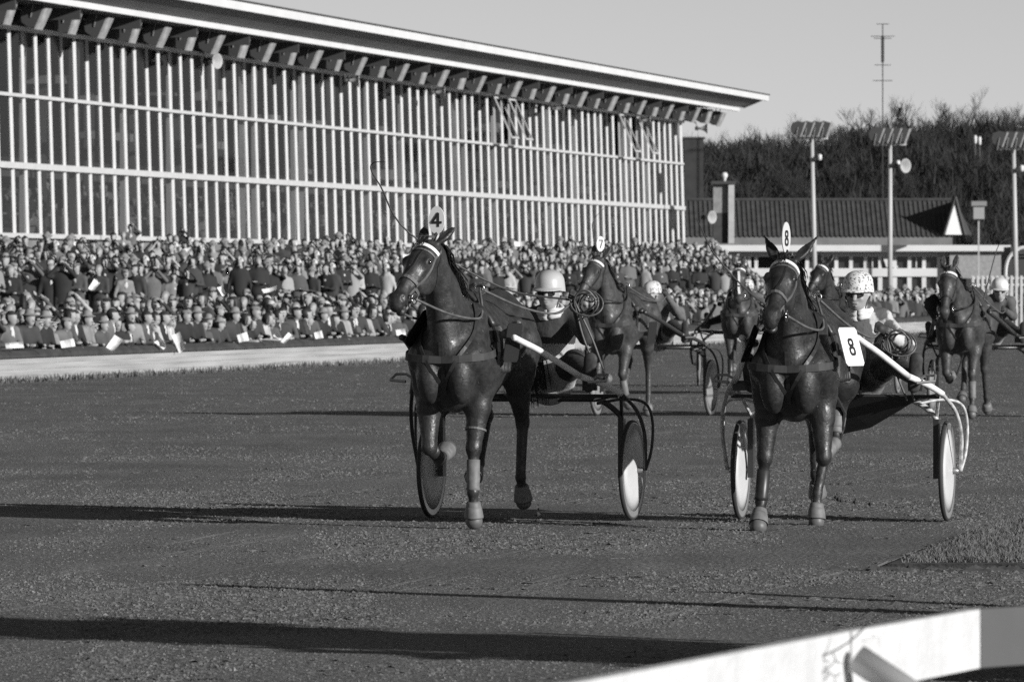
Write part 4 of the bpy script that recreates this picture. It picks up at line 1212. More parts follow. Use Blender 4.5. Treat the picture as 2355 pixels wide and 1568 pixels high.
def horse_body(ps):
    b = Body(); J = {}
    # trunk
    b.ell((-.10, 0, 1.17), (.66, .262, .335), k=.05)
    b.ell((.36, 0, 1.10), (.33, .228, .365), k=.08)
    b.ell((-.74, 0, 1.25), (.37, .235, .29), k=.10)
    b.ell((.02, 0, 1.02), (.42, .22, .27), k=.05)
    b.cap((.42, 0, 1.45), (.05, 0, 1.50), .075, .06, .09)                 # withers
    b.cap((.05, 0, 1.40), (-.8, 0, 1.47), .10, .10, .08)                  # back line
    b.cap((-.95, 0, 1.42), (-1.13, 0, 1.33), .07, .045, .06)              # dock
    for s_ in (1, -1):
        b.cap((.30, s_ * .125, 1.40), (.60, s_ * .155, 1.10), .085, .10, .06)       # shoulder blade
        b.ell((.60, s_ * .108, 1.01), (.135, .100, .215), k=.022)
        b.cap((.64, s_ * .03, .98), (.52, s_ * .05, .84), .045, .04, .02)
        b.cap((.50, s_ * .19, 1.02), (.40, s_ * .215, .90), .055, .05, .02)
        b.cap((.42, s_ * .20, 1.12), (.22, s_ * .215, 1.02), .075, .07, .03)                     # breast muscle
        b.cap((.58, s_ * .185, 1.12), (.37, s_ * .20, .98), .085, .085, .045)       # arm
        b.ell((.33, s_ * .185, 1.01), (.10, .075, .13), k=.04)
        b.ell((-.80, s_ * .145, 1.20), (.27, .12, .26), k=.05)                      # rump
        b.cap((-.80, s_ * .13, 1.15), (-.66, s_ * .19, .97), .15, .095, .06)        # thigh
        b.cap((-.95, s_ * .12, 1.22), (-.93, s_ * .15, .98), .10, .075, .05)        # buttock
    for s_ in (1, -1):
        for q in range(6):   # ribs, faint
            xx = .02 - q * .085; b.cap((xx, s_ * .225, 1.32), (xx + .03, s_ * .255, 1.02), .022, .018, .03)
        b.cut((.10, s_ * .30, 1.20), (.02, .05, .22), k=.06)
        b.cap((-.52, s_ * .20, 1.34), (-.60, s_ * .20, 1.04), .05, .05, .03)
        b.cap((-.98, s_ * .17, 1.18), (-.80, s_ * .20, .98), .05, .05, .025)
    b.cut((.74, 0, 1.03), (.07, .012, .16), k=.03)
    # legs
    J['hoof'] = []; J['fet'] = []
    for k_, s_ in (('FL', 1), ('FR', -1)):
        a = ps[k_]; ex = .36 + .10 * math.sin(rad(a[0]))
        E, K, Fk, Pn, Hf = mpt(b, s_, (ex, s_ * .180, .92), a[0], a[1], a[2], (.43, .30, .125, .075), ps.get(k_ + 'dy', 0))
        b.cap((.47, s_ * .18, 1.10), E, .115, .085, .06)
        mid = E + (K - E) * .35
        b.cap(E, mid, .100, .086, .05); b.cap(mid, K, .084, .050, .03)
        b.cap(E + np.array([.05, s_ * .03, -.04]), mid + np.array([.03, s_ * .02, -.05]), .035, .02, .015)
        b.cap(K + np.array([-.035, 0, .02]), K + (Fk - K) * .95 + np.array([-.022, 0, 0]), .016, .015, .012)
        b.ell(E + (K - E) * .22 + np.array([.035, s_ * .012, 0]), (.045, .045, .12), k=.03)
        b.ell(K, (.058, .052, .064), k=.02)
        d = (Fk - K) / .30
        b.cap(K, Fk, .040, .034, .02); b.ell(Fk, (.046, .043, .047), k=.015)
        b.cap(Fk, Pn, .031, .036, .012)
        b.cap(Pn, Hf, .046, .060, .006, 1)
        J['hoof'].append((k_, Pn, Hf)); J['fet'].append((k_, K, Fk, Pn)); J[k_] = (E, K, Fk, Pn, Hf)
    for k_, s_ in (('HL', 1), ('HR', -1)):
        a = ps[k_]; sx_ = -.60 + .12 * math.sin(rad(a[0] + 35))
        E, K, Fk, Pn, Hf = mpt(b, s_, (sx_, s_ * .17, 1.0), a[0], a[1], a[2], (.46, .39, .125, .07), ps.get(k_ + 'dy', 0))
        b.cap((-.72, s_ * .15, 1.18), E, .17, .10, .06)
        mid = E + (K - E) * .45
        b.cap(E, mid, .110, .080, .05); b.cap(mid, K, .078, .048, .03)
        b.ell(K, (.056, .044, .066), k=.02)
        bk = K - (Fk - K) / .39 * .05 + np.array([-.045, 0, .02])           # point of hock
        b.cap(K, bk, .035, .024, .02); b.cap(bk, mid + np.array([-.045, 0, 0]), .018, .03, .02)
        b.cap(K, Fk, .042, .035, .02); b.ell(Fk, (.042, .038, .043), k=.015)
        b.cap(Fk, Pn, .031, .036, .012); b.cap(Pn, Hf, .045, .057, .006, 1)
        J['hoof'].append((k_, Pn, Hf)); J['fet'].append((k_, K, Fk, Pn)); J[k_] = (E, K, Fk, Pn, Hf)
    # neck
    Pp = np.array(ps['poll'], float); h = np.array(ps['h'], float); h /= np.linalg.norm(h)
    w0 = np.array(ps.get('side', (0, 1, 0)), float); wv = w0 - h * (w0 @ h); wv /= np.linalg.norm(wv)
    u = np.cross(h, wv); u = u if u[0] > -0.2 and u @ np.array([.6, 0, .8]) > 0 else -u
    hs_ = ps.get('hs', 1.12)
    hp = lambda a, b_, c: Pp + h * a + wv * b_ + u * c
    R = np.stack([h, wv, u], 1)
    C0 = np.array([.46, 0, 1.26]); N2 = Pp + (C0 - Pp) * .13 + np.array([-.02, 0, -.04]); N1 = (C0 + N2) / 2 + np.array([-.03, 0, .02])
    b.cap((.34, 0, 1.36), (C0 + N1) / 2, .17, .17, .09, n=(0, 1, 0), sq=.55)
    b.cap(C0, N1, .235, .165, .08, n=(0, 1, 0), sq=.62); b.cap(N1, N2, .165, .118, .05, n=(0, 1, 0), sq=.62)
    b.cap(N2, hp(.13, 0, -.10), .112, .085, .04, n=wv, sq=.72)
    b.cap((.62, 0, 1.14), N1 + np.array([.07, 0, -.06]), .10, .07, .05)      # underline of the neck
    for s_ in (1, -1): b.cap((.55, s_ * .07, 1.22), N2 + np.array([.02, s_ * .045, -.03]), .05, .03, .04)
    # head
    i0 = len(b.p)
    b.ell(hp(.09, 0, -.045), (.12, .088, .10), R, k=.03)
    b.ell(hp(.20, 0, -.015), (.11, .094, .075), R, k=.03)
    for s_ in (1, -1):
        b.ell(hp(.235, s_ * .050, -.105), (.125, .036, .105), R, k=.025)       # cheek
        b.ell(hp(.205, s_ * .082, .018), (.040, .026, .028), R, k=.02)         # brow over the eye
        b.cap(hp(.24, s_ * .066, -.01), hp(.40, s_ * .050, -.03), .014, .009, .018)   # cheek crest
    b.cap(hp(.20, 0, -.01), hp(.47, 0, -.018), .076, .050, .03, n=wv, sq=.86)  # bridge of the nose
    b.cap(hp(.28, 0, -.12), hp(.50, 0, -.085), .052, .036, .025, n=wv, sq=.8)  # lower jaw
    b.ell(hp(.535, 0, -.022), (.070, .057, .060), R, k=.025)                  # muzzle
    b.ell(hp(.585, 0, -.045), (.032, .045, .038), R, k=.02)                   # upper lip
    b.ell(hp(.555, 0, -.105), (.042, .036, .026), R, k=.015)                  # lower lip
    for s_ in (1, -1):
        b.ell(hp(.540, s_ * .044, .0), (.036, .020, .030), R, k=.015)
        b.cut(hp(.548, s_ * .056, .008), (.020, .012, .017), R, k=.012)
        b.cut(hp(.205, s_ * .104, .012), (.018, .012, .013), R, k=.012)
    b.cut(hp(.60, 0, -.080), (.075, .075, .006), R, k=.008)                   # mouth line
    # ears
    J['ear'] = []
    for s_ in (1, -1):
        sp, fw = ps.get('ear', (.45, .1))
        base = hp(-.005, s_ * .058, -.01)
        up = -h * 1.0 + wv * s_ * sp + u * fw; up += np.array([0, 0, .7]); up /= np.linalg.norm(up)
        tip = base + up * ps.get('earl', .165)
        side = np.cross(up, u); side /= np.linalg.norm(side); nn = np.cross(side, up)
        Re = np.stack([up, side, nn], 1)
        b.ell(base + up * .075, (.085, .036, .026), Re, k=.02)
        b.cap(base + up * .06, tip, .033, .006, .015, n=nn, sq=.6)
        b.cut(base + up * .085 + nn * .024, (.06, .020, .017), Re, k=.01)
    for i in range(i0, len(b.p)):
        q = list(b.p[i])
        if q[0] == 'c': q[1] = Pp + (q[1] - Pp) * hs_; q[2] = Pp + (q[2] - Pp) * hs_; q[3] *= hs_; q[4] *= hs_
        else: q[1] = Pp + (q[1] - Pp) * hs_; q[2] = q[2] * hs_
        b.p[i] = tuple(q)
    hp = lambda a, b_, c: Pp + (h * a + wv * b_ + u * c) * hs_
    J.update(dict(hp=hp, R=R, h=h, w=wv, u=u, poll=Pp, N1=N1, N2=N2, C0=C0))
    return b, J
def hairs(curves, r0, mi=0, n=3):
    m = MB()
    for c in curves: m.tube(c, [r0 * (1 - .8 * i / (len(c) - 1)) for i in range(len(c))], n, caps=False)
    return m
def ring(mb, c, nrm, R_, r, n=14):
    nrm = np.asarray(nrm, float); nrm /= np.linalg.norm(nrm); a = np.cross(nrm, (0, 0, 1.0)); a /= np.linalg.norm(a) + 1e-9; b_ = np.cross(nrm, a)
    mb.tube([np.asarray(c) + R_ * (math.cos(t) * a + math.sin(t) * b_) for t in np.linspace(0, 2 * math.pi, n)], r, 6); return mb
DIG = {'4': [[(.15, -.55), (.15, .6), (-.42, -.2), (.45, -.2)]], '7': [[(-.35, .6), (.35, .6), (-.1, -.6)]],
       '8': [[(.30 * math.cos(t), .31 + .27 * math.sin(t)) for t in np.linspace(0, 2 * math.pi, 17)], [(.34 * math.cos(t), -.29 + .32 * math.sin(t)) for t in np.linspace(0, 2 * math.pi, 17)]],
       '5': [[(.35, .6), (-.3, .6), (-.32, .08), (.1, .12), (.35, -.2), (.1, -.58), (-.35, -.5)]], '1': [[(-.1, .4), (.1, .6), (.1, -.6)]], '2': [[(-.35, .35), (0, .6), (.33, .3), (-.35, -.6), (.38, -.6)]]}
def plate(name, digit, w_, h_, par, M, ms, oval=False, sw=.13, fs=1.0):
    """number plate in its local x-z plane facing -y of M; digit stands proud"""
    m = MB()
    if oval: poly = [(w_ / 2 * math.cos(t), h_ / 2 * math.sin(t)) for t in np.linspace(0, 2 * math.pi, 24, endpoint=False)]
    else:
        c = .02; X, Z = w_ / 2, h_ / 2
        poly = [(-X + c, -Z), (X - c, -Z), (X, -Z + c), (X, Z - c), (X - c, Z), (-X + c, Z), (-X, Z - c), (-X, -Z + c)]
    m.prism(poly, 1, 0, .006)
    pl = m.build(name, ms[0], par); pl.matrix_local = M
    if digit:
        d = MB(); s_ = h_ * .40 * fs
        for (cx_, cz_, rx_, rz_) in (((0, .29, .30, .31), (0, -.31, .33, .34)) if digit == '8' else ()):
            kx = w_ / h_ * 1.35 if not oval else .9; n8 = 28; V_ = []
            for yy in (-.003 if cz_ > 0 else -.0033, -.0005):
                for q_ in (1.0, 0.0):
                    for t in np.linspace(0, 2 * math.pi, n8, endpoint=False):
                        ax_, az_ = rx_ * kx - (0 if q_ else .21 * kx * .8), rz_ - (0 if q_ else .19)
                        c_, s2_ = math.cos(t), math.sin(t); c_ = math.copysign(abs(c_) ** .75, c_); s2_ = math.copysign(abs(s2_) ** .75, s2_)
                        V_.append(((cx_ + ax_ * c_) * s_, yy, (cz_ + az_ * s2_) * s_))
            Fs_ = []
            for i in range(n8):
                j = (i + 1) % n8
                Fs_ += [(i, j, n8 + j, n8 + i), (2*n8 + i, 3*n8 + i, 3*n8 + j, 2*n8 + j), (i, 2*n8 + i, 2*n8 + j, j), (n8 + i, n8 + j, 3*n8 + j, 3*n8 + i)]
            d.add(V_, Fs_)
        for line in ([] if digit == '8' else DIG[digit]):
            L_ = [(x * s_ * (w_ / h_ * 1.45 if not oval else 1.0), z * s_) for x, z in line]
            for (x0, z0), (x1, z1) in zip(L_[:-1], L_[1:]):
                dx, dz = x1 - x0, z1 - z0; l = math.hypot(dx, dz) + 1e-9; t = sw * s_ * 1.0
                nx2, nz2 = -dz / l * t, dx / l * t; ex, ez = dx / l * t * .5, dz / l * t * .5
                a = [(x0 + nx2 - ex, z0 + nz2 - ez), (x1 + nx2 + ex, z1 + nz2 + ez), (x1 - nx2 + ex, z1 - nz2 + ez), (x0 - nx2 - ex, z0 - nz2 - ez)]
                if (a[1][0] - a[0][0]) * (a[2][1] - a[1][1]) - (a[1][1] - a[0][1]) * (a[2][0] - a[1][0]) < 0: a = a[::-1]
                d.prism(a, 1, -.003 - .0003 * len(d.f) % .002, -.0005)
        dg = d.build('number', ms[1], pl)
    return pl
def make_horse(loc, rz, ps, coat, label, hres, num=None, hnum_rz=0.0, hands=None, detail=True, blaze=False, boots=None, roll_fur=False):
    root = empty('horse', loc, rz); tag(root, label, 'horse', 'trotting horses in the race')
    b, J = horse_body(ps)

    bo = link('body', b.mesh('horse_body', [coat, M_hoof], hres, 1), root)
    hp, h, wv, u, Pp, N1, N2, C0 = (J[k] for k in ('hp', 'h', 'w', 'u', 'poll', 'N1', 'N2', 'C0'))
    # eyes
    for s_ in (1, -1):
        m = MB().lathe([(.002, -.017), (.012, -.012), (.017, 0), (.012, .012), (.002, .017)], 10)
        e = m.build('eye', M_eye, root, smooth=True); e.location = hp(.205, s_ * .094, .014)
    # mane and forelock
    r_ = random.Random(int(abs(loc[0]) * 100) + 5)
    cur = []
    crest_top, _ = wrap(b, N2, (-.45, 0, .89), (0, 1, 0), .5, 1, 0, 1)
    cl = []
    for t in np.linspace(0, 1, 60):
        base = N2 * (1 - t) + np.array([.20, 0, 1.44]) * t + (N1 - (N2 + np.array([.20, 0, 1.44])) / 2) * 4 * t * (1 - t) * .5
        q, _ = wrap(b, base, (-.5, 0, .86), (0, 1, 0), .45, 1, 0, 1); cl.append(q[0])
    ms = ps.get('mane', 1)
    for i, q in enumerate(cl):
        for j in range(5 if detail else 3):
            L_ = r_.uniform(.10, .19); o = np.array([-.01, 0, .0]) + np.array([r_.gauss(0, .008), r_.gauss(0, .01), -.012])
            out = np.array([r_.uniform(-.6, -.1), ms * r_.uniform(.1, .7), r_.uniform(-.2, .35)])
            p0 = q + o; p1 = p0 + out * L_ * .45 + (0, 0, .02); p2 = p1 + np.array([-.3, ms * .45, -.7]) * L_ * .5; p3 = p2 + np.array([-.25, ms * .1, -.9]) * L_ * .35 * r_.random()
            cur.append([p0, p1, p2, p3])
    hairs(cur, .009).build('mane', M_mane, root)
    cur = []
    for j in range(18 if detail else 8):
        p0 = hp(-.02, r_.uniform(-.04, .04), .03); cur.append([p0, hp(.03, r_.uniform(-.04, .04), .078), hp(r_.uniform(.08, .13), r_.uniform(-.04, .03), .080)])
    hairs(cur, .010).build('forelock', M_mane, root)
    cur = []
    for j in range(170 if detail else 60):
        a = r_.uniform(-1, 1); p0 = np.array([-1.12 + r_.gauss(0, .01), .03 * a, 1.33 + r_.gauss(0, .015)])
        L_ = r_.uniform(.28, .5); sw_ = r_.gauss(.04, .045)
        cur.append([p0, p0 + (-.12, .03 * a + sw_ * .2, -.08), p0 + (-.26, .05 * a + sw_, -.08 - L_ * .45), p0 + (-.34 + r_.gauss(0, .02), .04 * a + sw_ * 1.2, -.1 - L_)])
    hairs(cur, .010).build('tail', M_mane, root)
    # bridle
    ins = {1: -wv, -1: wv}
    for s_ in (1, -1):
        pts = press(b, spline([hp(.0, s_ * .10, -.06), hp(.12, s_ * .13, -.03), hp(.26, s_ * .12, -.05), hp(.38, s_ * .1, -.05), hp(.475, s_ * .09, -.055)], 5), lambda p: ins[s_], .12, .005)
        MB().strap(pts, [wv * s_] * len(pts), .019, .007).build('cheek_strap', M_leath2 if detail else M_leath, root)
        pts = press(b, spline([hp(.03, s_ * .12, -.08), hp(.14, s_ * .12, -.14), hp(.23, s_ * .08, -.22)], 5), lambda p: ins[s_] + u * .3, .12, .005)
        MB().strap(pts, [wv * s_] * len(pts), .016, .007).build('throat_strap', M_leath, root)
        rb = MB(); ring(rb, hp(.478, s_ * .082, -.062), wv, .036, .006 if detail else .01); rb.build('bit_ring', M_steel, root, smooth=True)
    pts, dr = wrap(b, hp(.085, 0, -.05), wv, u, .3, 19, 8, 172, .006)
    MB().strap(pts, dr, .026, .009).build('browband', M_wband if num != '1' else M_leath, root)
    pts, dr = wrap(b, hp(.125, 0, -.05), wv, u, .3, 19, 12, 168, .005)
    MB().strap(pts, dr, .014, .006).build('forehead_strap', M_leath2, root)
    pts, dr = wrap(b, hp(.375, 0, -.06), wv, u, .3, 28, 0, 360, .006)
    MB().strap(pts, dr, .026, .008, closed=True).build('noseband', M_leath2 if detail else M_leath, root)
    if detail:
        for s_ in (1, -1):
            pts = press(b, spline([hp(.36, 0, .06), hp(.24, s_ * .03, .09), hp(.12, s_ * .03, .10), hp(.0, s_ * .02, .08)], 5), lambda p: -u, .15, .004)
            if s_ > 0: MB().strap(pts, [u] * len(pts), .014, .006).build('face_strap', M_leath, root)
    if blaze:
        pts = press(b, spline([hp(.12, 0, .1), hp(.24, .005, .1), hp(.4, 0, .08), hp(.5, .01, .08)], 5), lambda p: -u, .15, .0025)
        MB().strap(pts, [u] * len(pts), .035, .004).build('blaze', M_wband, root)
    # harness on the body
    pts, dr = wrap(b, (.30, 0, 1.10), (1, 0, 0), (0, 1, 0), .8, 41, -112, 112, .008)
    pts = pts + np.array([0, 0, 1.0]) * (np.abs(np.linspace(-1, 1, 41)) ** 1.5 * .10)[:, None]
    pts = np.array([press(b, [p], lambda q: (np.array([.30, 0, q[2]]) - q), .15, .010)[0] for p in pts])
    MB().strap(pts, dr, .050, .012).build('breast_strap', mat('breast_leather', .035, .7, .3, 14), root)
    pts, dr = wrap(b, (.14, 0, 1.15), (0, 1, 0), (0, 0, 1), .7, 44, 0, 360, .008)
    MB().strap(pts, dr, .075, .012, closed=True).build('girth', M_leath, root)
    pts, dr = wrap(b, (.12, 0, 1.15), (0, 1, 0), (0, 0, 1), .7, 20, 38, 142, .014)
    MB().strap(pts, dr, .20, .03).build('saddle_pad', M_leath, root, smooth=True)
    # straps over the chest
    for s_ in (1, -1):
        pts = spline([(.66, 0, .90), (.70, s_ * .05, 1.0), (.72, s_ * .12, 1.12), (.55, s_ * .20, 1.30), (.36, s_ * .16, 1.48)], 5)
        pts = press(b, pts, lambda q: (np.array([.34, 0, q[2]]) - q), .2, .007)
        MB().strap(pts, [p - np.array([.3, 0, p[2]]) for p in pts], .024, .008).build('chest_strap', M_leath, root)
    pts = press(b, spline([(.62, 0, .86), (.72, .0, 1.0), (.74, 0, 1.14), (.70, 0, 1.22)], 5), lambda q: (-1, 0, 0), .2, .007)
    MB().strap(pts, [(1, 0, 0)] * len(pts), .028, .008).build('martingale', M_leath, root)
    # overcheck over the neck, reins
    topn = spline([hp(-.03, 0, -.09)] + [c + (0, 0, .012) for c in cl[8::14]] + [(.16, 0, 1.60)], 4)
    MB().tube(topn, .008, 5).build('check_rein', M_leath, root)
    for s_ in (1, -1):
        tz = np.array([.13, s_ * .11, 1.555])
        m = MB(); ring(m, tz + (0, 0, .03), (1, 0, 0), .032, .006); m.build('terret', M_steel if s_ > 0 else M_leath, root, smooth=True)
        a = hp(.478, s_ * .09, -.065); mid = (N1 + C0) / 2 + np.array([.02, s_ * .20, -.02])
        if detail: ptr = spline([a, a * .5 + mid * .5 + (0, s_ * .02, -.03), mid, np.array([.36, s_ * .19, 1.42]), tz + (0, 0, .03)], 6)
        else: ptr = spline([a, mid, tz + (0, 0, .03)], 6)
        MB().tube(ptr, .009, 6).build('rein', M_leath2 if detail else M_leath, root, smooth=True)
        if hands is not None:
            hd = np.array(hands[0 if s_ > 0 else 1], float) - np.array([1.6, 0, 0]) ; hd = hd - np.array([0, 0, loc[2]])
            q = spline([tz + (0, 0, .03), tz * .6 + hd * .4 + (0, s_ * .03, -.07), tz * .25 + hd * .75 + (0, s_ * .04, -.09), hd], 6)
            MB().tube(q, .009, 6).build('long_rein', M_leath2, root, smooth=True)
        # saddle strap down to the shaft and its holder
        pts = press(b, spline([(.14, s_ * .16, 1.50), (.15, s_ * .27, 1.36), (.16, s_ * .30, 1.22)], 4), lambda q: (0, -s_, 0), .15, .012)
        MB().strap(pts, [(0, s_, .2)] * len(pts), .045, .012).build('back_strap', M_leath, root)
        MB().tube([(.10, s_ * .325, 1.27), (.22, s_ * .335, 1.28), (.30, s_ * .33, 1.27)], [.03, .036, .03], 8).build('shaft_holder', M_leath2 if detail else M_leath, root, smooth=True)
    # number on the head
    if num:
        M = Matrix.Translation(Vector(hp(-.06, ps.get('plx', .0), -.01) + np.array([0, 0, .115 if detail else .12]))) @ Matrix.Rotation(rad(90) + hnum_rz, 4, 'Z')
        plate('head_number', num, .115, .215 if num == '8' else .19, root, M, (M_wband if num != '8' else mat('plate_pale', .5, .6), M_black), oval=True, sw=.105)
        MB().tube([hp(-.01, 0, -.02), hp(-.06, ps.get('plx', 0), -.01) + np.array([-.01, 0, .03])], .012, 6).build('plume_holder', M_leath, root)
    # boots
    for (k_, Pn, Hf), (_, K, Fk, Pn2) in zip(J['hoof'], J['fet']):
        ax = (Hf - Pn); ax = ax / np.linalg.norm(ax)
        q = Vector(ax).to_track_quat('Z', 'Y').to_matrix().to_4x4()
        if boots is None or k_ in boots:
            m = MB().lathe([(.040, -.035), (.052, -.03), (.060, 0), (.066, .045), (.067, .055), (.058, .05)], 18, M=Matrix.Translation(Vector(Pn)) @ q)
            m.build('bell_boot', M_boot, root, smooth=True)
            if detail:
                m = MB().lathe([(.044, -.045), (.050, -.035), (.054, -.005), (.054, .0), (.047, .004)], 18, M=Matrix.Translation(Vector(Pn - ax * .015)) @ q); m.build('boot_cuff', M_boot, root, smooth=True)
        ax2 = (Fk - K) / np.linalg.norm(Fk - K); q2 = Vector(ax2).to_track_quat('Z', 'Y').to_matrix().to_4x4()
        c = K + (Fk - K) * .55
        if k_ in ('FL', 'FR'): MB().lathe([(.034, -.09), (.047, -.085), (.046, .10), (.051, .12), (.040, .125)], 12, M=Matrix.Translation(Vector(c)) @ q2).build('shin_boot', M_leath if k_ == 'FR' else M_boot, root, smooth=True)
        if detail and k_ == 'FL' and ps.get('kneeboot'):
            pts, dr = wrap(b, K + (K - Fk) * .42, (1, 0, 0), (0, 1, 0), .16, 20, 0, 360, .004)
            pts = pts + np.array([0, 0, 1.]) * (.018 * np.cos(np.radians(np.linspace(0, 360, 20))))[:, None]
            MB().strap(pts, dr, .014, .008, closed=True).build('knee_strap', M_boot, root)
    return root, b, J

# ------------------------------------------------------------------ sulkies
def make_sulky(loc, rz, label, pale=True, wid=1.48, plates=None, guard=False, seed=0, detail=True, gloss=.62):
    root = empty('sulky', loc, rz); tag(root, label, 'sulky', 'two-wheeled racing sulkies')
    k = wid / 1.48
    M_disc = mat('wheel_disc_pale', .52, .5, .15, 3) if pale else mat('wheel_disc_grey', .24, .5, .15, 3)
    M_ty = mat('tyre', .035, .7); M_rim = mat('rim_metal', .35, .35, metal=.6)
    M_tape = mat('white_tape', .78, .55, .12, 12); M_tube = mat('black_tube', .03, .35); M_tubl = mat('spattered_tube', .42, .45, .5, 25) if guard else mat('black_tube2', .035, .35)
    for s_ in (1, -1):
        wh = empty('wheel', (0, s_ * .74 * k, .355), 0, root)
        R90 = Matrix.Rotation(rad(90), 4, 'X')
        pr = [(.336, -.012), (.342, -.016), (.352, -.013), (.356, 0), (.352, .013), (.342, .016), (.336, .012)]
        MB().lathe(pr + [pr[0]], 40, M=R90).build('tyre', M_ty, wh, smooth=True)
        MB().lathe([(.330, -.0135), (.339, -.017), (.339, .017), (.330, .0135)], 40, M=R90).build('rim', M_rim, wh, smooth=True)
        dm = MB()
        for yy, sg in ((.010, 1), (-.010, -1)):
            prof = [(.333, yy), (.2, yy + sg * .012), (.05, yy + sg * .03), (.012, yy + sg * .032)]
            dm.lathe(prof if sg > 0 else prof[::-1], 40, M=R90)
        dm.build('disc', M_disc, wh, smooth=True)
        MB().lathe([(.012, -.085), (.02, -.08), (.024, -.03), (.024, .03), (.02, .08), (.012, .085)], 12, M=R90).build('hub', M_rim, wh, smooth=True)
        y = lambda v: s_ * v * k
        # shaft: from the horse's side back and down to the outer hub
        tipz = 1.30
        fr_ = [(1.97, y(.40), tipz + .01), (1.85, y(.405), tipz - .01), (1.45, y(.47), 1.20), (.95, y(.60), 1.035)]
        MB().tube(spline(fr_, 5), .022 if detail else .026, 10).build('shaft_tip', M_tape if pale and s_ > 0 or (pale and guard) else M_tubl, root, smooth=True)
        md = [(.95, y(.60), 1.035), (.62, y(.70), .965), (.42, y(.765), .905)]
        MB().tube(spline(md, 4), .022, 10).build('shaft', M_tape if (pale and s_ > 0) else M_tubl, root, smooth=True)
        lo_ = [(.42, y(.765), .905), (.22, y(.83), .78), (.10, y(.855), .62), (.03, y(.845), .45), (.0, y(.835), .355)]
        MB().tube(spline(lo_, 5), .014, 8).build('outer_fork', M_tubl, root, smooth=True)
        lp = [(.30, y(.56), .83), (.16, y(.72), .86), (.02, y(.84), .83), (-.06, y(.875), .70), (-.05, y(.87), .50), (0, y(.84), .355)]
        MB().tube(spline(lp, 5), .0105, 8).build('wheel_guard_tube', M_tubl, root, smooth=True)
        inn = [(0, y(.48), .86), (0, y(.56), .82), (0, y(.645), .75), (0, y(.665), .70)]
        MB().tube(spline(inn, 4), .021, 8).build('arch_tube', M_tubl, root, smooth=True)
        box((-.035, y(.665) - .02, .30), (.035, y(.665) + .02, .72)).build('inner_fork', M_tube, root)
        MB().tube([(.0, y(.665), .74), (.25, y(.72), .93), (.42, y(.762), .905)], .013, 6).build('brace', M_tubl, root)
        MB().tube([(.42, y(.74), .90), (.12, y(.50), .85)], .014, 6).build('stay', M_tubl, root)
        # foot rest
        MB().tube([(.80, y(.63), 1.0), (.80, y(.70), 1.04), (.82, y(.77), 1.04), (.92, y(.78), 1.0), (.96, y(.66), .99)], .011, 6).build('stirrup', M_rim, root)
        box((.72, y(.62) - .05, .93), (.76, y(.62) + .05, 1.0)).build('foot_plate', M_tube, root)
    MB().tube([(0, -.49 * k, .86), (0, .49 * k, .86)], .024, 8).build('crossbar', M_tube, root, smooth=True)
    MB().tube([(.40, -.74 * k, .885), (.40, .74 * k, .885)], .014, 8).build('front_bar', M_tube, root)
    m = MB().prism([(-.20, .86), (.16, .86), (.16, .895), (-.14, .90), (-.20, .99)], 1, -.20, .20); m.build('seat', M_black, root)
    MB().tube([(-.05, -.16, .84), (-.05, -.16, .88)], .02).tube([(-.05, .16, .84), (-.05, .16, .88)], .02).build('seat_post', M_tube, root)
    if guard:
        mb = MB(); V_ = [(.42, -.02, .885), (.42, .62, .885), (.30, .42, .77), (.20, .22, .66), (.12, -.05, .60)]
        mb.add(V_ + [(x - .006, y_, z) for x, y_, z in V_], [(0, 1, 2, 3, 4), (9, 8, 7, 6, 5)] + [(i, 5 + i, 5 + (i + 1) % 5, (i + 1) % 5) for i in range(5)])
        mb.build('mud_guard', M_black, root)
    if plates:
        bpy.context.view_layer.update()
        for (dg, dark, c, X_, Z_) in plates:
            X_ = Vector(X_).normalized(); Z_ = Vector(Z_); Z_ = (Z_ - X_ * Z_.dot(X_)).normalized(); Y_ = Z_.cross(X_)
            Mw = Matrix(((X_.x, Y_.x, Z_.x, c[0]), (X_.y, Y_.y, Z_.y, c[1]), (X_.z, Y_.z, Z_.z, c[2]), (0, 0, 0, 1)))
            M = root.matrix_world.inverted() @ Mw
            plate('number_plate', dg, .235, .27, root, M, (M_black if dark else mat('plate_white', .78, .55), M_black), sw=.15, fs=.92)
    return root

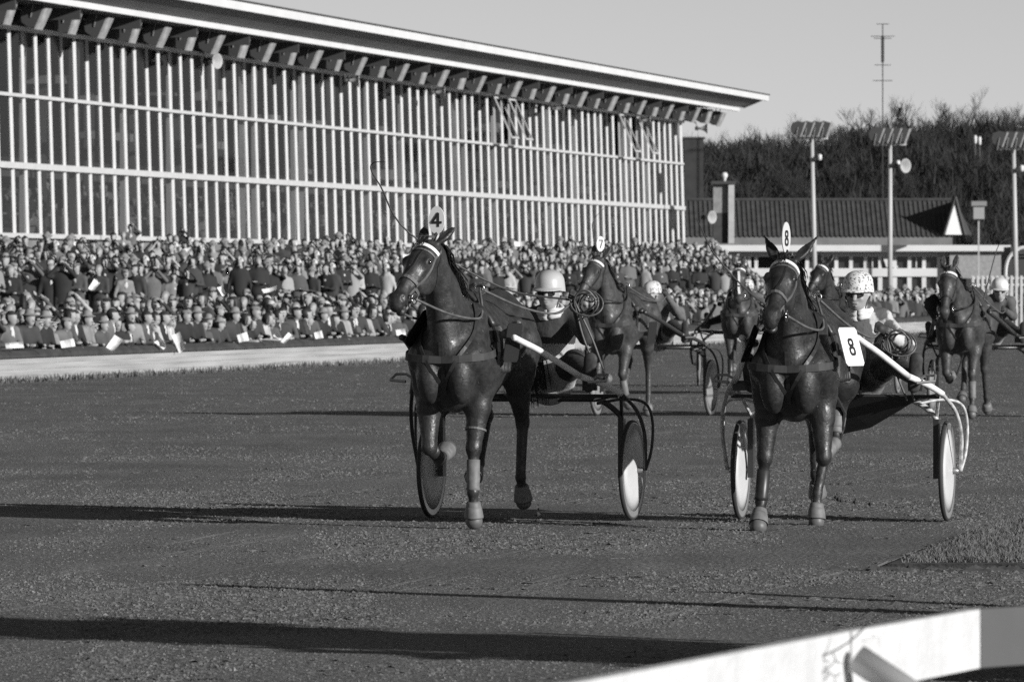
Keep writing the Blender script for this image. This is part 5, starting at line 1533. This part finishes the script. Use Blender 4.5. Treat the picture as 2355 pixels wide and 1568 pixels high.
# ------------------------------------------------------------------ drivers
def driver_body(D):
    b = Body(); y0 = D.get('y', 0.1); hx, hy, hz = D['head']; k = D.get('k', 1.0)
    hip = (-.04, y0, .985); ch = (hx - .10, y0 + (hy - y0) * .7, 1.36)
    b.cap(hip, (hip[0], hip[1], hip[2] + .1), .165, .16, .04, 0, n=(1, 0, 0), sq=.8)
    b.cap(hip, ch, .16, .185, .06, 0, n=(1, 0, 0), sq=.72)
    sh = {}
    for s_ in (1, -1):
        sh[s_] = np.array([ch[0] + .01, ch[1] + s_ * .165, 1.425]); b.cap((ch[0], ch[1], 1.41), sh[s_], .08, .075, .06, 0)
    b.cap((ch[0] + .01, ch[1], 1.45), (hx - .02, hy, hz - .09), .068, .058, .02, D.get('neckm', 4))
    fw = np.array(D.get('face', (1, 0, 0)), float); fw /= np.linalg.norm(fw); lf = np.cross((0, 0, 1), fw); upv = np.cross(fw, lf)
    R = np.stack([fw, lf, upv], 1); c = np.array([hx, hy, hz]); hp = lambda a, b_, c_: c + fw * a + lf * b_ + upv * c_
    b.ell(hp(0, 0, .01), (.098, .076, .115), R, k=.02, m=1)
    b.ell(hp(.035, 0, -.065), (.055, .050, .052), R, k=.025, m=1)
    b.cap(hp(.088, 0, .015), hp(.115, 0, -.025), .010, .016, .012, 1)
    for s_ in (1, -1):
        b.cut(hp(.100, s_ * .032, .02), (.020, .020, .014), R, k=.012)
        b.ell(hp(.070, s_ * .038, -.022), (.022, .022, .02), R, k=.02, m=1)
        b.ell(hp(-.005, s_ * .078, -.005), (.022, .014, .032), R, k=.006, m=1)
    b.ell(hp(.088, 0, -.055), (.014, .026, .007), R, k=.008, m=1); b.ell(hp(.086, 0, -.070), (.013, .022, .008), R, k=.008, m=1)
    b.cut(hp(.102, 0, -.0625), (.02, .026, .0025), R, k=.004)
    # arms
    for s_, (e, h_) in zip((1, -1), D['arms']):
        e = np.array(e, float); h_ = np.array(h_, float)
        b.cap(sh[s_], e, .068, .056, .04, 0); b.cap(e, h_, .056, .038, .02, 0)
        d = (h_ - e) / np.linalg.norm(h_ - e)
        # glove: palm, four fingers closed on the rein, thumb
        b.cap(h_ + d * .015, h_ + d * .075, .036, .034, .01, 3)
        up = np.array([0, 0, 1.0]); sd_ = np.cross(d, up); sd_ /= np.linalg.norm(sd_) + 1e-9; up = np.cross(sd_, d)
        for f_ in range(4):
            o = h_ + d * .085 + up * (.028 - .019 * f_)
            b.cap(o, o + d * .022 - sd_ * s_ * -.022, .0105, .010, .003, 3); b.cap(o + d * .022 + sd_ * s_ * .022, o + d * -.012 + sd_ * s_ * .034, .010, .009, .003, 3)
        b.cap(h_ + d * .04 + up * .03, h_ + d * .085 + up * .045 + sd_ * s_ * .018, .013, .010, .006, 3)
    # legs up in the stirrups
    for s_ in (1, -1):
        kn = np.array([.40, y0 + s_ * .30, 1.13]); an = np.array([.74, y0 * .4 + s_ * .575, 1.02])
        h0_ = np.array([0, y0 + s_ * .09, 1.0]); md_ = h0_ + (kn - h0_) * .62; b.cap(h0_, md_, .108, .09, .05, 2); b.cap(md_, kn, .092, .082, .02, 3); b.cap(kn, an, .078, .052, .03, 3)
        b.cap(an + (.01, 0, -.05), an + (.045, s_ * .02, .12), .045, .040, .02, 3)     # boot, sole to the front
        b.cap(an + (.045, 0, -.06), an + (.07, s_ * .02, .13), .045, .050, .012, 3, n=(1, 0, 0), sq=.45)
    def paint(c, mf):
        mf = mf.copy(); mf[(mf == 0) & (c[:, 2] < 1.25) & (np.abs(c[:, 1] - y0) < .21) & (c[:, 0] < .22)] = 2
        return mf
    b.paint = paint
    return b, hp, R, dict(fw=fw, lf=lf, up=upv)
def make_driver(loc, rz, D, label, mats, hres=.012, helmet=None, glasses=True, detail=True, extra=None):
    root = empty('person', loc, rz); tag(root, label, 'person', 'sulky drivers')
    b, hp, R, A = driver_body(D)
    link('body', b.mesh('driver_body', mats, hres, 1), root)
    fw, lf, up = (Vector(A[q]) for q in ('fw', 'lf', 'up'))
    M = Matrix(((fw.x, lf.x, up.x, 0), (fw.y, lf.y, up.y, 0), (fw.z, lf.z, up.z, 0), (0, 0, 0, 1)))
    M = Matrix.Translation(Vector(hp(-.012, 0, .052))) @ M @ Matrix.Rotation(rad(D.get('htilt', 6)), 4, 'Y')
    hm = MB(); n = 28; V_ = []; prof = [(1.02, -.012), (1.02, .0), (1.0, .028), (.95, .057), (.85, .083), (.67, .104), (.40, .119), (.12, .124)]
    for r_, z_ in prof:
        for j in range(n):
            t = 2 * math.pi * j / n; V_.append((.126 * r_ * math.cos(t), .108 * r_ * math.sin(t), z_ - .018 * (1 - math.cos(t)) * (1 if z_ < .03 else 0)))
    V2 = [(M @ Vector(p))[:] for p in V_]; k = len(prof)
    Fs = [(i * n + j, i * n + (j + 1) % n, (i + 1) * n + (j + 1) % n, (i + 1) * n + j) for i in range(k - 1) for j in range(n)] + [tuple(range((k - 1) * n, k * n))]
    hm.add(V2, Fs)
    hel = hm.build('helmet', helmet, root, smooth=True)
    # peak
    pk = MB(); V_ = []
    A_ = np.linspace(-1.15, 1.15, 15)
    for t in A_:
        for rr, z_ in ((.98, .006), (1.0 + .26 * math.cos(t), -.010)):
            V_.append((M @ Vector((.127 * rr * math.cos(t), .109 * rr * math.sin(t), z_)))[:])
    V_ = V_ + [(Vector(p) - Vector(up) * .006)[:] for p in V_]; m_ = len(A_) * 2
    Fs = [(2 * i, 2 * i + 1, 2 * i + 3, 2 * i + 2) for i in range(len(A_) - 1)] + [(m_ + 2 * i + 2, m_ + 2 * i + 3, m_ + 2 * i + 1, m_ + 2 * i) for i in range(len(A_) - 1)] + [(2 * i + 1, m_ + 2 * i + 1, m_ + 2 * i + 3, 2 * i + 3) for i in range(len(A_) - 1)]
    pk.add(V_, Fs); pk.build('peak', helmet, hel)
    if glasses:
        for s_ in (1, -1):
            gm = MB()
            poly = [hp(.110 - .018 * (abs(a_) / 1.0), s_ * .036 + a_ * .031, .010 + c_ * .024) for a_, c_ in [(math.cos(t), math.sin(t) - (.25 if math.sin(t) < 0 else 0) * 0) for t in np.linspace(0, 2 * math.pi, 16, endpoint=False)]]
            q = [p - np.array(A['fw']) * .006 for p in poly]; n2 = len(poly)
            gm.add(list(poly) + q, [tuple(range(n2)), tuple(range(2 * n2 - 1, n2 - 1, -1))] + [(i, n2 + i, n2 + (i + 1) % n2, (i + 1) % n2) for i in range(n2)])
            gm.build('lens', mat('dark_lens', .04, .18, spec=1.0), root)
            MB().tube([hp(.09, s_ * .068, .025), hp(.0, s_ * .082, .02)], .004, 4).build('spectacle_arm', M_black, root)
        MB().tube([hp(.112, -.012, .016), hp(.112, .012, .016)], .004, 4).build('bridge', M_black, root)
    # scarf wound round the neck
    sc_ = MB(); cN = Vector(hp(-.035, 0, -.125))
    for q in range(3):
        sc_.tube([cN + Vector(((.078 + .006 * math.sin(3 * t + q)) * math.cos(t), (.080 + .007 * math.cos(2 * t + q * 2)) * math.sin(t), -.022 + .024 * q + .008 * math.sin(2 * t + q) - .016 * math.cos(t))) for t in np.linspace(0, 2 * math.pi, 20)], .021, 7)
    if detail: sc_.build('scarf', mats[4], root, smooth=True)
    # chin strap and collar
    pts, dr = wrap(b, hp(.01, 0, -.02), lf, up, .12, 17, 170, 370, .004)
    MB().strap(pts, dr, .014, .005).build('chin_strap', M_leath2, root)
    return root, b, hp
def whip(pts, label, r=.009):
    m = MB(); sp_ = spline(pts, 6); m.tube(sp_, [r * (1 - .75 * i / (len(sp_) - 1)) for i in range(len(sp_))], 6)
    o = m.build('whip', mat('whip_stick', .05, .5)); return tag(o, label, 'whip', 'driving whips')
def drv_mats(jv, tv, neck=.6, nm='a'):
    return [mat('jacket_' + nm, jv, .8, .25, 9, .6, 14), mat('skin_weathered', .30, .5, .15, 14), mat('breeches_' + nm, tv, .85, .15, 10, .4, 20), mat('boot_glove_' + nm, .035, .7, .5, 30), mat('scarf_' + nm, neck, .85, .2, 16)]

def team(px, py_wheel, yaw, ps, coat, hlabel, slabel, dlabel, D, mats, helmet, num, hres=.013, dh=1.6, lift=.05, pale=True, plates=None, guard=False, wid=1.48, detail=True, blaze=False, hnum_rz=0, boots=None, glasses=True, hy=0.0):
    d = gd(py_wheel); x = (px - CX) / F * d; rz = -rad(90) - rad(yaw)
    fwd = Vector((-math.sin(rad(yaw)), -math.cos(rad(yaw)), 0))
    sk = make_sulky((x, d, 0), rz, slabel, pale, wid, plates, guard, detail=detail)
    lft = Vector((math.cos(rad(yaw)), -math.sin(rad(yaw)), 0)); hl = Vector((x, d, lift)) + fwd * dh + lft * hy
    hands = (np.array(D['arms'][0][1]) + (.05, 0, .0), np.array(D['arms'][1][1]) + (.05, 0, .0))
    ho, hb, HJ = make_horse(hl[:], rz, ps, coat, hlabel, hres, num, hnum_rz, hands, detail, blaze, boots)
    dr, db_, dhp = make_driver((x, d, 0), rz, D, dlabel, mats, .009 if detail else .018, helmet, glasses, detail)
    M = Matrix.Translation((x, d, 0)) @ Matrix.Rotation(rz, 4, 'Z')
    return sk, ho, dr, M
M_hel1 = mat('helmet_grey', .42, .38, .08, 6); M_hel2 = mat('helmet_white_spattered', .74, .45)
def spatter(m, v, dark, scale, th):
    n = m.node_tree; b = n.nodes['Principled BSDF']; co = n.nodes.new('ShaderNodeTexCoord')
    t = n.nodes.new('ShaderNodeTexNoise'); t.inputs['Scale'].default_value = scale; t.inputs['Detail'].default_value = 3
    n.links.new(co.outputs['Object'], t.inputs['Vector'])
    r = n.nodes.new('ShaderNodeValToRGB'); r.color_ramp.elements[0].position = th; r.color_ramp.elements[0].color = (v, v, v, 1)
    r.color_ramp.elements[1].position = th + .05; r.color_ramp.elements[1].color = (dark, dark, dark, 1)
    n.links.new(t.outputs['Fac'], r.inputs[0]); n.links.new(r.outputs[0], b.inputs['Base Color'])
spatter(M_hel2, .66, .16, 55, .555)
spatter(mat('jacket_b', .1, .8, .25, 9, .6, 14), .10, .50, 7, .50)
spatter(mat('helmet_mottled', .5, .5), .6, .28, 28, .52)

# leading pair ------------------------------------------------------
P4 = dict(FL=(8, 3, -8), FR=(14, -72, -110), HL=(-40, 8, -25), HR=(-48, 30, 60), poll=(.90, -.03, 1.90), hs=1.03, h=(.70, -.22, -.68), side=(.20, 1, .04), ear=(.55, -.5), kneeboot=True, plx=.02)
D4 = dict(y=.12, head=(.12, .165, 1.60), face=(1, -.02, -.02), arms=(((.26, .47, 1.30), (.50, .46, 1.54)), ((.30, -.10, 1.20), (.55, -.02, 1.34))), htilt=4)
pl4 = ((None, True, P(1180, 788, 46.85), (.10, .21, 0), (.04, 0, .24)), (None, True, P(970, 763, 46.75), (.1, .2, -.095), (.128, .03, .2)))
s4, h4, d4, Mt4 = team(1222, 1193, 15, P4, M_h1, 'leading bay horse wearing head number four, muzzle turned to the barrier side', 'sulky of the number four horse, dark tubes and one white shaft', 'driver in a pale grey helmet and sunglasses, left hand raised with reins', D4, drv_mats(.045, .42, .5, 'a'), M_hel1, '4', hres=.0125, plates=pl4, hnum_rz=rad(-6), hy=-.02, lift=.06)
P8 = dict(FR=(8, -4, 34), FL=(12, -108, -160), HL=(-28, 14, 10), HR=(-52, 16, -35), FRdy=.05, FLdy=.06, HLdy=-.10, HRdy=-.05, poll=(.88, .02, 1.84), hs=1.08, h=(.78, -.05, -.62), side=(-.02, 1, 0), ear=(.85, -.2), earl=.25, plx=-.01, mane=1)
D8 = dict(y=.10, head=(.14, .125, 1.595), face=(1, -.10, -.03), arms=(((.20, .48, 1.24), (.48, .37, 1.34)), ((.25, -.22, 1.2), (.5, -.12, 1.36))), htilt=5, neckm=4)
pl8 = (('8', False, P(1958, 797, 46.3), (.56, .83, 0), (-.23, .155, .96)), (None, True, P(1727, 790, 46.5), (.05, .22, 0), (.095, 0, .25)))
s8, h8, d8, Mt8 = team(1940, 1196, 11.5, P8, M_h2, 'dark horse facing the camera with wide pricked ears and white browband', 'sulky of the horse with white plate eight, pale spattered tubes', 'driver in a white mud-spattered helmet and sunglasses, patterned silks', D8, drv_mats(.10, .16, .62, 'b'), M_hel2, '8', hres=.0125, plates=pl8, guard=True, hnum_rz=rad(70), hy=-.03, lift=.0)
# the field behind -----------------------------------------------------
P7 = dict(FL=(14, -30, -50), FR=(20, -70, -100), HL=(-28, 0, 12), HR=(-45, 35, 60), poll=(.84, -.06, 1.93), h=(.58, -.24, -.76), side=(.16, 1, 0), ear=(.5, -.1))
D7 = dict(y=.05, head=(.10, .0, 1.52), face=(1, -.6, -.05), arms=(((.22, .40, 1.25), (.48, .30, 1.5)), ((.25, -.3, 1.2), (.5, -.2, 1.3))))
s7, h7, d7, Mt7 = team(1504, 956, 16, P7, M_h3, 'bay horse wearing head number seven, second rank between the leaders', 'dark sulky of the number seven horse with grey disc wheels', 'driver in a pale mottled helmet behind the number seven horse', D7, drv_mats(.10, .25, .5, 'c'), mat('helmet_mottled', .5, .5), '7', hres=.018, pale=False, detail=False, hnum_rz=rad(48), plates=((None, True, P(1500, 765, 83.2), (.10, .21, 0), (.04, 0, .24)), ))
P9 = dict(FL=(30, -75, -110), FR=(6, 0, 20), HL=(-20, -5, 10), HR=(-45, 30, 60), poll=(.85, .0, 1.88), h=(.55, .02, -.80), side=(0, 1, 0), ear=(.25, .1))
D9 = dict(y=.05, head=(.10, .05, 1.55), arms=(((.22, .40, 1.25), (.48, .30, 1.35)), ((.25, -.3, 1.2), (.5, -.2, 1.3))))
team(1712, 888, 4, P9, M_h3, 'horse with a white blaze far back left of the dark number eight horse', 'distant sulky behind the horse with the white blaze', 'driver hidden behind the horse with the white blaze', D9, drv_mats(.12, .25, .5, 'c'), mat('helmet_mottled', .5, .5), None, hres=.02, pale=False, detail=False, blaze=True)
P10 = dict(P9); P10.update(poll=(.85, -.02, 1.90), h=(.62, -.30, -.72), side=(.2, 1, 0), ear=(.4, 0))
D10 = dict(y=.0, head=(.10, .06, 1.60), arms=(((.22, .40, 1.25), (.48, .30, 1.35)), ((.25, -.3, 1.2), (.5, -.2, 1.3))))
team(1952, 905, 11, P10, M_h2, 'dark horse mostly hidden behind the head of the number eight horse', 'sulky hidden behind the number eight horse and driver', 'driver in a dark helmet just behind the white-helmeted driver', D10, drv_mats(.06, .1, .2, 'd'), mat('helmet_dark', .05, .4), None, hres=.02, pale=False, detail=False)
P5 = dict(FR=(25, -70, -110), FL=(12, -6, 20), HL=(-15, -25, -30), HR=(-45, 20, 50), poll=(.98, -.06, 1.80), h=(.50, -.02, -.84), side=(0, 1, 0), ear=(.25, 0))
D5 = dict(y=.05, head=(.10, .22, 1.56), face=(1, .15, -.05), arms=(((.22, .40, 1.25), (.48, .35, 1.32)), ((.25, -.3, 1.2), (.5, -.2, 1.3))))
team(2262, 957, 12, P5, M_h3, 'bay horse with lowered head at the right edge of the field', 'dark sulky at the right edge of the field', 'driver in a two-tone helmet at the right edge', D5, drv_mats(.08, .3, .5, 'e'), mat('helmet_two_tone', .62, .45, .3, 9), None, hres=.018, pale=False, detail=False, wid=1.3, plates=((None, True, P(2148, 705, 83.0), (.2, .12, .12), (-.10, .03, .2)), ))
# whips: tip positions as real points behind and above the teams
def tw(M, p): return (M @ Vector(p))[:]
hand4 = tw(Mt4, (.58, .46, 1.56)); hand8 = tw(Mt8, (.58, -.12, 1.38)); hand7 = tw(Mt7, (.55, -.2, 1.32))
whip([hand4, P(1150, 660, 48.0)[:], P(940, 535, 47.8)[:], P(876, 430, 47.6)[:], P(853, 390, 47.5)[:], P(860, 374, 47.4)[:], P(886, 373, 47.3)[:]], 'long thin whip curling above the head of the number four horse')
whip([hand8, P(1765, 702, 47.6)[:], P(1700, 650, 47.5)[:], P(1640, 580, 47.4)[:], P(1613, 525, 47.3)[:], P(1602, 502, 47.2)[:]], 'long thin whip reaching up left of the number eight horse')
whip([hand7, P(1376, 585, 84)[:], P(1363, 530, 84)[:], P(1366, 505, 84)[:], P(1390, 478, 84)[:]], 'thin whip rising above the number seven horse', .010)
whip([P(2262, 690, 82)[:], P(2285, 600, 82)[:], P(2300, 560, 82)[:], P(2330, 545, 82)[:]], 'thin whip above the horse at the right edge', .010)
# coiled reins in the drivers' left hands
for M, nm in ((Mt4, 'coil of loose rein loops in the raised hand of the pale grey helmeted driver'), (Mt8, 'coil of loose rein loops in the hand of the white-helmeted driver')):
    h0 = (.60, .47, 1.56) if M is Mt4 else (.57, .39, 1.34)
    m = MB(); r_ = random.Random(3)
    for q in range(4):
        rx, rz_ = r_.uniform(.06, .13), r_.uniform(.06, .12); oy = r_.uniform(.02, .07); tl = r_.uniform(-.4, .6)
        pts = [tw(M, (h0[0] + .05 * math.sin(t + q), h0[1] + oy + rx * math.cos(t) + .04, h0[2] + (-.02 if M is Mt4 else -.08) + rz_ * math.sin(t) + tl * rx * math.cos(t) * .5)) for t in np.linspace(0, 2 * math.pi, 30)]
        m.tube(pts, .0065, 6)
    for q in range(2):
        a = h0; m.tube([tw(M, p) for p in spline([a, (a[0] - .05, a[1] + .05 + .06 * q, a[2] - .25), (a[0] - .12, a[1] + .13 + .05 * q, a[2] - .48)], 5)], .008, 5)
    tag(m.build('rein_coil', M_leath2, smooth=True), nm, 'reins')

# ------------------------------------------------------------------ foreground rail
RT = CAMZ; 
def railpt(px, py, d): return P(px, py, d)
# top edge in the picture (1290,1568)..(2010,1440)..(2255,1400)..(2355,1381); plank .15 m deep, its top at 0.86 m
def dep(px): 
    y = np.interp(px, [400, 1290, 1958, 2255, 2420], [1745, 1568, 1451, 1400, 1372])
    return (CAMZ - .86) * F / (y - HY), y
rl = empty('foreground_rail', (0, dep(1958)[0], 0)); 
tag(rl, 'white plank rail on braced posts crossing the bottom right corner, close to the camera', 'rail')
M_rail = mat('rail_white', .62, .55, .10, 7, .3, 40)
def plank(px0, px1, m, nm='plank', hgt=.150, th_=.035, back=0.0):
    d0, d1 = dep(px0)[0], dep(px1)[0]
    a = Vector(((px0 - CX) / F * d0, d0, .86)); b = Vector(((px1 - CX) / F * d1, d1, .86)); o = rl.location
    dv_ = (b - a).normalized(); nr = Vector((-dv_.y, dv_.x, 0)); sg = -1 if nr.y < 0 else 1
    nr = nr * sg
    V_ = []
    for q in (a - o, b - o):
        for w_, z_ in ((back, 0), (back + th_, 0), (back + th_, -hgt), (back, -hgt)):
            p = q + nr * w_; V_.append((p.x, p.y, q.z + o.z + z_ if False else .86 + z_))
    mb = MB(); mb.add(V_, [(0, 1, 2, 3), (7, 6, 5, 4), (0, 4, 5, 1), (1, 5, 6, 2), (2, 6, 7, 3), (3, 7, 4, 0)])
    return mb.build(nm, m, rl)
plank(500, 1954, M_rail); plank(1960, 2254, M_rail)
x_ = plank(2255.5, 2700, mat('rail_grey', .085, .6, .1, 4)); x_['label'] = 'dark grey plank'  # end plank in a darker grey than the white ones
# post and slanting brace at the joint
d0 = dep(1958)[0]; o = rl.location
xj = (1958 - CX) / F * d0
MB().tube([(xj + .03, .12, -.2), (xj + .03, .12, .84)], .05, 10).build('post', M_rail, rl, smooth=True)
MB().tube([(xj + .01, -.06, .80), (xj + .20, -.12, .675), (xj + .6, -.3, .40)], .034, 10).build('brace', mat('brace_grey', .36, .6), rl, smooth=True)
# thin dark tubes paint a crack and twiggy shadow across the plank
tg = MB()
def tpx(px, py, dd=-.25): 
    v = P(px, py, d0 + dd); return v[:]
tg.tube(spline([tpx(1815, 1600), tpx(1830, 1555), tpx(1880, 1515), tpx(1930, 1490), tpx(1965, 1465), tpx(1990, 1440)], 4), .0022, 4)
tg.tube(spline([tpx(1800, 1610), tpx(1798, 1550), tpx(1792, 1490), tpx(1796, 1455)], 4), .0014, 4)
tg.tube(spline([tpx(1880, 1600), tpx(1890, 1550), tpx(1920, 1520), tpx(1915, 1500)], 4), .0014, 4)
for _ in range(14):
    a = (random.uniform(1830, 1935), random.uniform(1515, 1570)); tg.tube([tpx(*a), tpx(a[0] + random.uniform(-14, 18), a[1] + random.uniform(-24, 12))], .0016, 4)
tag(tg.build('twig', mat('twig_shadow_tone', .12, .9)), 'thin dark strands painting a crack and twiggy shadow across the white rail joint', 'twigs')
def low_pt():
    y = random.uniform(12.2, 15.6); px = random.uniform(2060, 2420); return ((px - CX) / F * y, y, .0)
# inner field ground under the rail
fgp = [(.2, 9), (.9, 14.5), (1.35, 19), (2.2, 27), (40, 27), (40, 5), (.2, 5)]
mb = MB(); mb.add([(x, y, .02) for x, y in fgp], [tuple(range(len(fgp)))[::-1]])
tag(mb.build('infield_turf', M_soil), 'turf strip under the foreground rail', kind='structure')
def turf_pt():
    y = random.uniform(16, 23.5); px = random.uniform(2000, 2450); return ((px - CX) / F * y, y, .02)
grass('foreground_grass', turf_pt, 16000, .03, .16, 'out of focus grass beneath the foreground rail', wdt=.004)

# made-up trees, unseen past the right edge, added to throw the track shadows
def evergreen(name, loc, r0, h, n, label):
    r = empty(name, loc); tag(r, label, 'tree')
    MB().tube([(0, 0, 0), (.03, 0, h * .8)], [.12, .05], 8).build('trunk', M_bark, r)
    hh = .1 + (h - .1) * rng.random(n); a = rng.random(n) * 6.28
    rr = r0 * rng.random(n) ** .4 * (1 - .35 * (hh / h) ** 3) * (.85 + .25 * np.sin(hh * 9 + a * 2))
    c = np.stack([rr * np.cos(a), rr * np.sin(a), hh], 1)
    V_ = (c[:, None, :] + rng.normal(0, .09, (n, 3, 3))).reshape(-1, 3)
    link('crown', np_mesh('crown', V_, np.arange(len(V_)).reshape(-1, 3), mat('scrub_leaf', .032), smooth=False), r)
evergreen('yew_shadow_caster', (5.6, 27.2, 0), .95, 3.9, 5000, 'added evergreen-shaped shadow caster beyond the right edge, shading the near track')
r_o = empty('tree_shadow_caster', (6.6, 31.4, 0)); tag(r_o, 'added tree-shaped shadow caster beyond the right edge, throwing a thin shadow', 'tree')
MB().tube(spline([(0, 0, 0), (.12, 0, 1.2), (-.1, 0, 2.2), (.05, 0, 3.1)], 6), [.24 - .009 * i for i in range(19)], 8).build('trunk', M_bark, r_o)
MB().tube(spline([(0, 0, 1.0), (.5, .5, 1.6), (.7, .9, 2.3)], 5), .07, 6).build('limb', M_bark, r_o)
